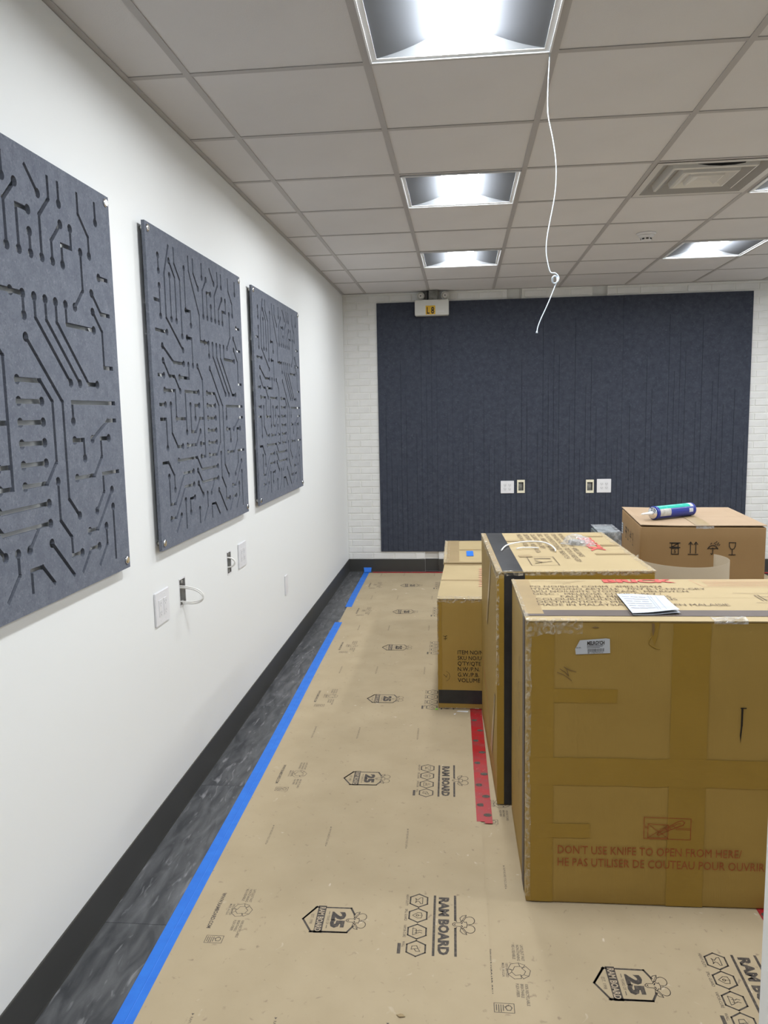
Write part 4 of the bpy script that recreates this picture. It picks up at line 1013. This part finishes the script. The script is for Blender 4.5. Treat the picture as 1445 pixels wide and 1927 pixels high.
k.line([(.030, .400), (.040, .398), (.050, .402)], .002); k.line([(.034, .385), (.050, .388)], .002); k.line([(.042, .398), (.041, .378)], .002)
k.line([(.03, .19), (.045, .175), (.05, .19)], .0015); k.arc((.035, .18), .028, .0012, -70, 70, 10)
k.obj('printed_lettering', 'black', c3, (0, 0, 0), (1, 0, 0), (0, 0, 1), .0018)
k = Ink()
for i in range(9): k.line([(.228, .78 - i * .06), (.250, .775 - i * .06)], .02)
for i in range(14): k.line([(.228, .80 - i * .035), (.248, .798 - i * .035)], .004)
k.obj('printed_notice', 'redfaint', c3, (0, 0, H3), (1, 0, 0), (0, 1, 0), .0016)
D4 = .87
d4 = (W3, D4, H3)
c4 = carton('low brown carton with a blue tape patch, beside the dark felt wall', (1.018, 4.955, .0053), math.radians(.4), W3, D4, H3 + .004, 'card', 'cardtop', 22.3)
d4 = (W3, D4, H3 + .004)
strip_on(c4, 'packing_tape', 'tapetop', 'top', .015, .10, .0, .868, d4, .0012, wav=.003)
strip_on(c4, 'packing_tape', 'tapetop', 'top', .1, .6, .47, .50, d4, .0012)
strip_on(c4, 'packing_tape', 'tapetop', 'top', .0, .6, .0, .03, d4, .0016)
strip_on(c4, 'blue_tape_patch', 'bluetape', 'top', .150, .197, .235, .425, d4, .0022, label='square blue tape patch')
crinkle(c4, (0, 0, H3 + .004), (0, D4, H3 + .004), (-1, 0, 0), (0, 0, 1), .03, .02, 41, amp=.009)
crinkle(c4, (.03, 0, H3 + .006), (.03, D4, H3 + .006), (-1, 0, 0), (0, 0, 1), .02, .004, 43, amp=.004)

# reddish carton at the right with handling marks
W5, D5, H5 = .562, .690, 1.02
d5 = (W5, D5, H5)
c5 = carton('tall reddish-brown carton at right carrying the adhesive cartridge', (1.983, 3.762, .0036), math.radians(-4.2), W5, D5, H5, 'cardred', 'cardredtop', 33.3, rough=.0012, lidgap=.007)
def handling_marks(k, s, which):
    w = .0034 * s
    if which == 0:
        k.line([(.135, .940), (.180, .940)], w * 1.3); k.line([(.135, .918), (.180, .918)], w * 1.3); k.line([(.143, .938), (.143, .920), (.172, .938), (.172, .920)], w); k.line([(.143, .920), (.172, .938)], w)
        k.line([(.141, .938), (.174, .938)], w); k.line([(.141, .920), (.174, .920)], w)
        k.line([(.143, .886), (.174, .886), (.174, .914), (.143, .914)], w, True); k.text('5', .1525, .892, .016, .0105, .01)
    if which == 1:
        for x in (.228, .252):
            k.line([(x, .892), (x, .944)], w); k.line([(x - .008, .934), (x, .945), (x + .008, .934)], w)
        k.line([(.218, .886), (.262, .886)], w)
    if which == 2:
        k.line([(.305, .914), (.312, .924), (.322, .929), (.332, .929), (.343, .924), (.350, .914), (.342, .917), (.335, .914), (.327, .917), (.320, .914), (.312, .917), (.305, .914)], w); k.line([(.328, .917), (.328, .890), (.323, .887), (.320, .891)], w)
        for a, b_ in ((.318, .936), (.333, .938), (.341, .944), (.349, .938), (.338, .932), (.354, .930), (.346, .931)): k.line([(a, b_), (a + .004, b_ + .004)], w)
    if which == 3:
        k.line([(.400, .944), (.401, .926), (.407, .914), (.414, .912), (.421, .914), (.427, .926), (.428, .944)], w, True); k.line([(.414, .912), (.414, .886)], w); k.line([(.400, .886), (.428, .886)], w)
for q in range(4):
    k = Ink(); handling_marks(k, 1.0, q); k.obj('handling_mark', 'black', c5, (0, 0, 0), (1, 0, 0), (0, 0, 1), .0020)
    k = Ink(); handling_marks(k, 1.0, q); k.obj('handling_mark', 'black', c5, (0, .66, 0), (0, -1, 0), (0, 0, 1), .0016)
t = MB(); t.box(-.0016, -.0010, .625, .672, .885, .945); lb5 = obj('address_label', t, 'paper', c5, label='small white sticker')
k = Ink()
for i in range(4): k.line([(-.665, .895 + i * .013), (-.635, .895 + i * .013)], .004)
k.v = [(-a - 0, b_) for a, b_ in k.v]; k.v = [(-a, b_) for a, b_ in k.v]
k.obj('label_print', 'black', lb5, (0, 0, 0), (0, -1, 0), (0, 0, 1), .0022)
strip_on(c5, 'packing_tape', 'tapetop', 'top', .255, .325, .02, D5 - .01, d5, .0012)
crinkle(c5, (.25, 0, H5), (.33, 0, H5), (0, -1, 0), (0, 0, 1), .012, .03, 51, 'film', 'clear tape end', .004)

# curled piece of floor board standing behind the front carton
cr = thing('cardboard_curl', 'curled piece of kraft floor board standing on edge before the reddish carton', 'cardboard', (2.058, 3.312, .0022))
t = MB(); n = 40; hh = .948
for i in range(n + 1):
    a = math.radians(148 + 246 * i / n); rr = .184 + .006 * math.sin(3 * a)
    for q in (rr, rr - .0016):
        for z in (0, hh - (.016 if i == n and False else 0)): t.v.append((q * math.cos(a), q * math.sin(a), z))
for i in range(n):
    o_ = 4 * i
    t.face((o_, o_ + 4, o_ + 5, o_ + 1), True); t.face((o_ + 2, o_ + 3, o_ + 7, o_ + 6), True); t.face((o_ + 1, o_ + 5, o_ + 7, o_ + 3)); t.face((o_, o_ + 2, o_ + 6, o_ + 4))
t.face((0, 1, 3, 2)); o_ = 4 * n; t.face((o_, o_ + 2, o_ + 3, o_ + 1)); obj('curled_board', t, 'kraft2', cr)

# clear-wrapped bundle seen between the tall carton and the reddish one
wb = thing('wrapped_bundle', 'grey bundle in clear plastic wrap between the tall cartons', 'bundle', (1.912, 4.485, .0012), math.radians(-1))
t = MB(); t.bbox(0, .125, 0, .30, 0, .872, .01, 2); obj('contents', t, 'slatebag', wb)
t = MB(); nx, nz = 12, 40
for j in range(nz + 1):
    for i in range(nx + 1):
        x, z = -.002 + .129 * i / nx, .882 * j / nz; t.v.append((x, -.004 - .010 * abs(noise.noise((x * 40, z * 22, 4))), z))
for j in range(nz):
    for i in range(nx): a = j * (nx + 1) + i; t.face((a, a + 1, a + nx + 2, a + nx + 1))
o_ = len(t.v)
t.v += [(-.002, -.004, .882), (.127, -.004, .882), (.127, .30, .882), (-.002, .30, .882)]; t.face((o_, o_ + 1, o_ + 2, o_ + 3)); obj('plastic_wrap', t, 'film', wb)

# adhesive cartridge on the reddish carton
ca = Vector((2.086, 3.961, 0)); cb = Vector((2.313, 4.111, 0)); dr = (cb - ca).normalized()
R_ = .0335; top5 = H5 + .0036 + .0020
ct = thing('adhesive_cartridge', 'blue and teal adhesive cartridge with a white nozzle lying on the carton', 'cartridge', (ca.x, ca.y, top5), math.atan2(dr.y, dr.x), None)
AX = Matrix.Translation((0, 0, R_)) @ RY      # local z of the lathe runs along the cartridge
t = MB(); Lc = .272; n = 32
def band(mb, m, z0, z1, a0, a1, r):
    mb.use(m); st = max(2, int((a1 - a0) / 11.25)); o_ = len(mb.v)
    for z in (z0, z1):
        for i in range(st + 1):
            a = math.radians(a0 + (a1 - a0) * i / st); mb.v.append(tuple(AX @ Vector((r * math.cos(a), r * math.sin(a), z))))
    for i in range(st): mb.face((o_ + i, o_ + i + 1, o_ + st + 2 + i, o_ + st + 1 + i), True)
# lathe x axis maps to -z of the room: 180 deg is up, 270 deg faces the camera's left
band(t, 'bluelabel', .012, Lc - .010, 0, 360, R_ - .0012)
obj('tube_body', t, None, ct)
t = MB(); band(t, 'teal', .020, Lc - .030, 120, 232, R_ - .0008); obj('teal_label', t, None, ct)
t = MB(); band(t, 'tan', .020, .095, 232, 300, R_ - .0008); obj('silver_label', t, None, ct)
t = MB(); band(t, 'paper', Lc - .034, Lc - .014, 170, 232, R_ - .0007); band(t, 'paper', Lc - .050, Lc - .022, 250, 285, R_ - .0007); obj('white_label', t, None, ct)
t = MB(); t.lathe([(R_ - .002, .0), (R_, .002), (R_, .010), (R_ - .001, .013)], AX, n); t.lathe([(R_ - .001, Lc - .012), (R_, Lc - .010), (R_, Lc - .001), (R_ - .003, Lc)], AX, n); t.mats = ['bluelabel']; obj('rim', t, 'bluelabel', ct)
t = MB(); t.lathe([(R_ - .004, -.002), (R_ - .006, -.004), (.020, -.0035), (.018, -.006), (.010, -.007)], AX, n); t.mats = ['chrome']; obj('metal_cap', t, 'chrome', ct)
t = MB(); t.lathe([(.010, -.006), (.010, -.018), (.0075, -.022), (.0045, -.072), (.003, -.078)], AX, 20); obj('nozzle', t, 'nozzle', ct)

# papers, cable and bag on the lids
z1 = H1 + .0022 + .0018
pp = thing('folded_paper', 'folded white printed sheet lying on the front carton', 'paper', (1.74, 2.55, z1))
def leaf(dz, curl, pts):
    mb = MB(); n = 10
    for i in range(n + 1):
        for j in range(7):
            u_, v_ = i / n, j / 6
            a = Vector(pts[0]).lerp(Vector(pts[1]), u_); b_ = Vector(pts[3]).lerp(Vector(pts[2]), u_); p = a.lerp(b_, v_)
            z = dz + curl * (v_ ** 3) * (.4 + .6 * u_) + .0015 * math.sin(u_ * 5 + v_ * 3) + .0015
            mb.v.append((p.x, p.y, z))
    for i in range(n):
        for j in range(6): a = i * 7 + j; mb.face((a, a + 1, a + 8, a + 7)[::-1], True)
    return mb
PP = [(1.668, 2.697), (1.823, 2.680), (1.812, 2.446), (1.663, 2.423)]
obj('lower_leaf', leaf(z1, .002, [(x + .002, y - .002) for x, y in PP]), 'paper', pp, None, True)
obj('upper_leaf', leaf(z1 + .003, .009, PP), 'paper', pp, None, True)
k = Ink(); k.text('PACKING LIST', .012, .242, .006, .04)
for x in (.092, .100, .118): k.line([(x, .03), (x + .006, .245)], .0009)
for i in range(6):
    for x in (.012, .04, .066): k.line([(x, .215 - i * .03), (x + .018 + .004 * (i % 2), .213 - i * .03)], .004)
k.line([(.005, .225), (.145, .222)], .0009); k.line([(.005, .06), (.145, .057)], .0009)
mbk = MB(); mbk.use('greyink')
for a, b_ in k.v:
    u_, v_ = a / .155, 1 - b_ / .258
    p = Vector(PP[0]).lerp(Vector(PP[1]), u_).lerp(Vector(PP[3]).lerp(Vector(PP[2]), u_), v_)
    mbk.v.append((p.x, p.y, z1 + .003 + .009 * v_ ** 3 * (.4 + .6 * u_) + .0015 * math.sin(u_ * 5 + v_ * 3) + .0015 + .0006))
for q in k.f: mbk.face(q)
obj('printing', mbk, None, pp, None, True)
z2 = H2 + .0036 + .0075
t = MB(); t.tube([(1.310, 3.425, z2 - .001), (1.325, 3.50, z2), (1.348, 3.556, z2 + .002), (1.40, 3.595, z2 + .006), (1.46, 3.600, z2 + .009), (1.510, 3.578, z2 + .008), (1.537, 3.515, z2 + .004), (1.545, 3.44, z2), (1.542, 3.405, z2 - .001)], .0034, 8)
tag(obj('cable_offcut', t, 'cable'), 'long curved white cable offcut lying on the tall carton', 'cable', 'cable offcuts on the carton')
t = MB(); t.tube([(1.378, 3.465, z2 - .001), (1.40, 3.482, z2), (1.44, 3.488, z2), (1.478, 3.482, z2 - .001)], .003, 8)
tag(obj('cable_offcut', t, 'cable'), 'short straight white cable offcut in front of the longer one', 'cable', 'cable offcuts on the carton')
hb = thing('hardware_bag', 'small clear plastic bag of metal hardware on the tall carton', 'plastic bag', (1.672, 3.605, H2 + .0036 + .002), math.radians(-40))
t = MB(); nu, nv = 18, 12
for j in range(nv + 1):
    for i in range(nu + 1):
        u_, v_ = i / nu * 2 - 1, j / nv * 2 - 1
        e = max(0.0, (1 - u_ * u_) * (1 - v_ * v_)); z = .042 * e ** .55 * (1 - .25 * u_) + .012 * noise.noise((u_ * 3.1, v_ * 3.1, 2.2)) * (e > .02)
        t.v.append((u_ * .074 + .007 * noise.noise((v_ * 2, 3, 1)), v_ * .045 * (1 - .35 * max(0, u_)), max(.0006, z)))
for j in range(nv):
    for i in range(nu): a = j * (nu + 1) + i; t.face((a, a + 1, a + nu + 2, a + nu + 1))
obj('bag_film', t, 'film', hb)
for q, (x, y, l_) in enumerate(((-.024, -.011, .055), (-.018, .012, .06), (.0, .0, .04))):
    t = MB(); t.lathe([(.009, 0), (.009, l_)], Matrix.Translation((x - .02, y, .0105)) @ RY, 12); obj('bolt', t, 'galv', hb)

# floor scraps
t = MB(); t.add([(.985, 3.985, .0042), (1.003, 3.978, .0062), (1.0, 3.99, .012), (.990, 4.0, .006)], [(0, 1, 2), (0, 2, 3), (1, 3, 2), (0, 3, 1)])
tag(obj('plastic_scrap', t, 'green'), 'tiny bright green plastic scrap at the low carton\'s corner', 'scrap')
t = MB(); t.add([(.955, 1.858, .0040), (.972, 1.862, .0044), (.981, 1.850, .006), (.964, 1.846, .008), (.968, 1.853, .012)], [(0, 1, 4), (1, 2, 4), (2, 3, 4), (3, 0, 4), (0, 3, 2, 1)])
tag(obj('cardboard_scrap', t, 'tapetop'), 'small brown cardboard scrap on the kraft sheet near the camera', 'scrap')
t = MB(); t.add([(1.10, 3.965, .0042), (1.16, 3.958, .0042), (1.165, 3.968, .0075), (1.11, 3.975, .005)], [(0, 1, 2, 3)]); t.add([(1.085, 3.93, .0042), (1.093, 3.92, .0042), (1.100, 3.935, .007)], [(0, 1, 2)])
tag(obj('foam_scrap', t, 'plastic'), 'torn white scrap at the foot of the low carton', 'scrap')
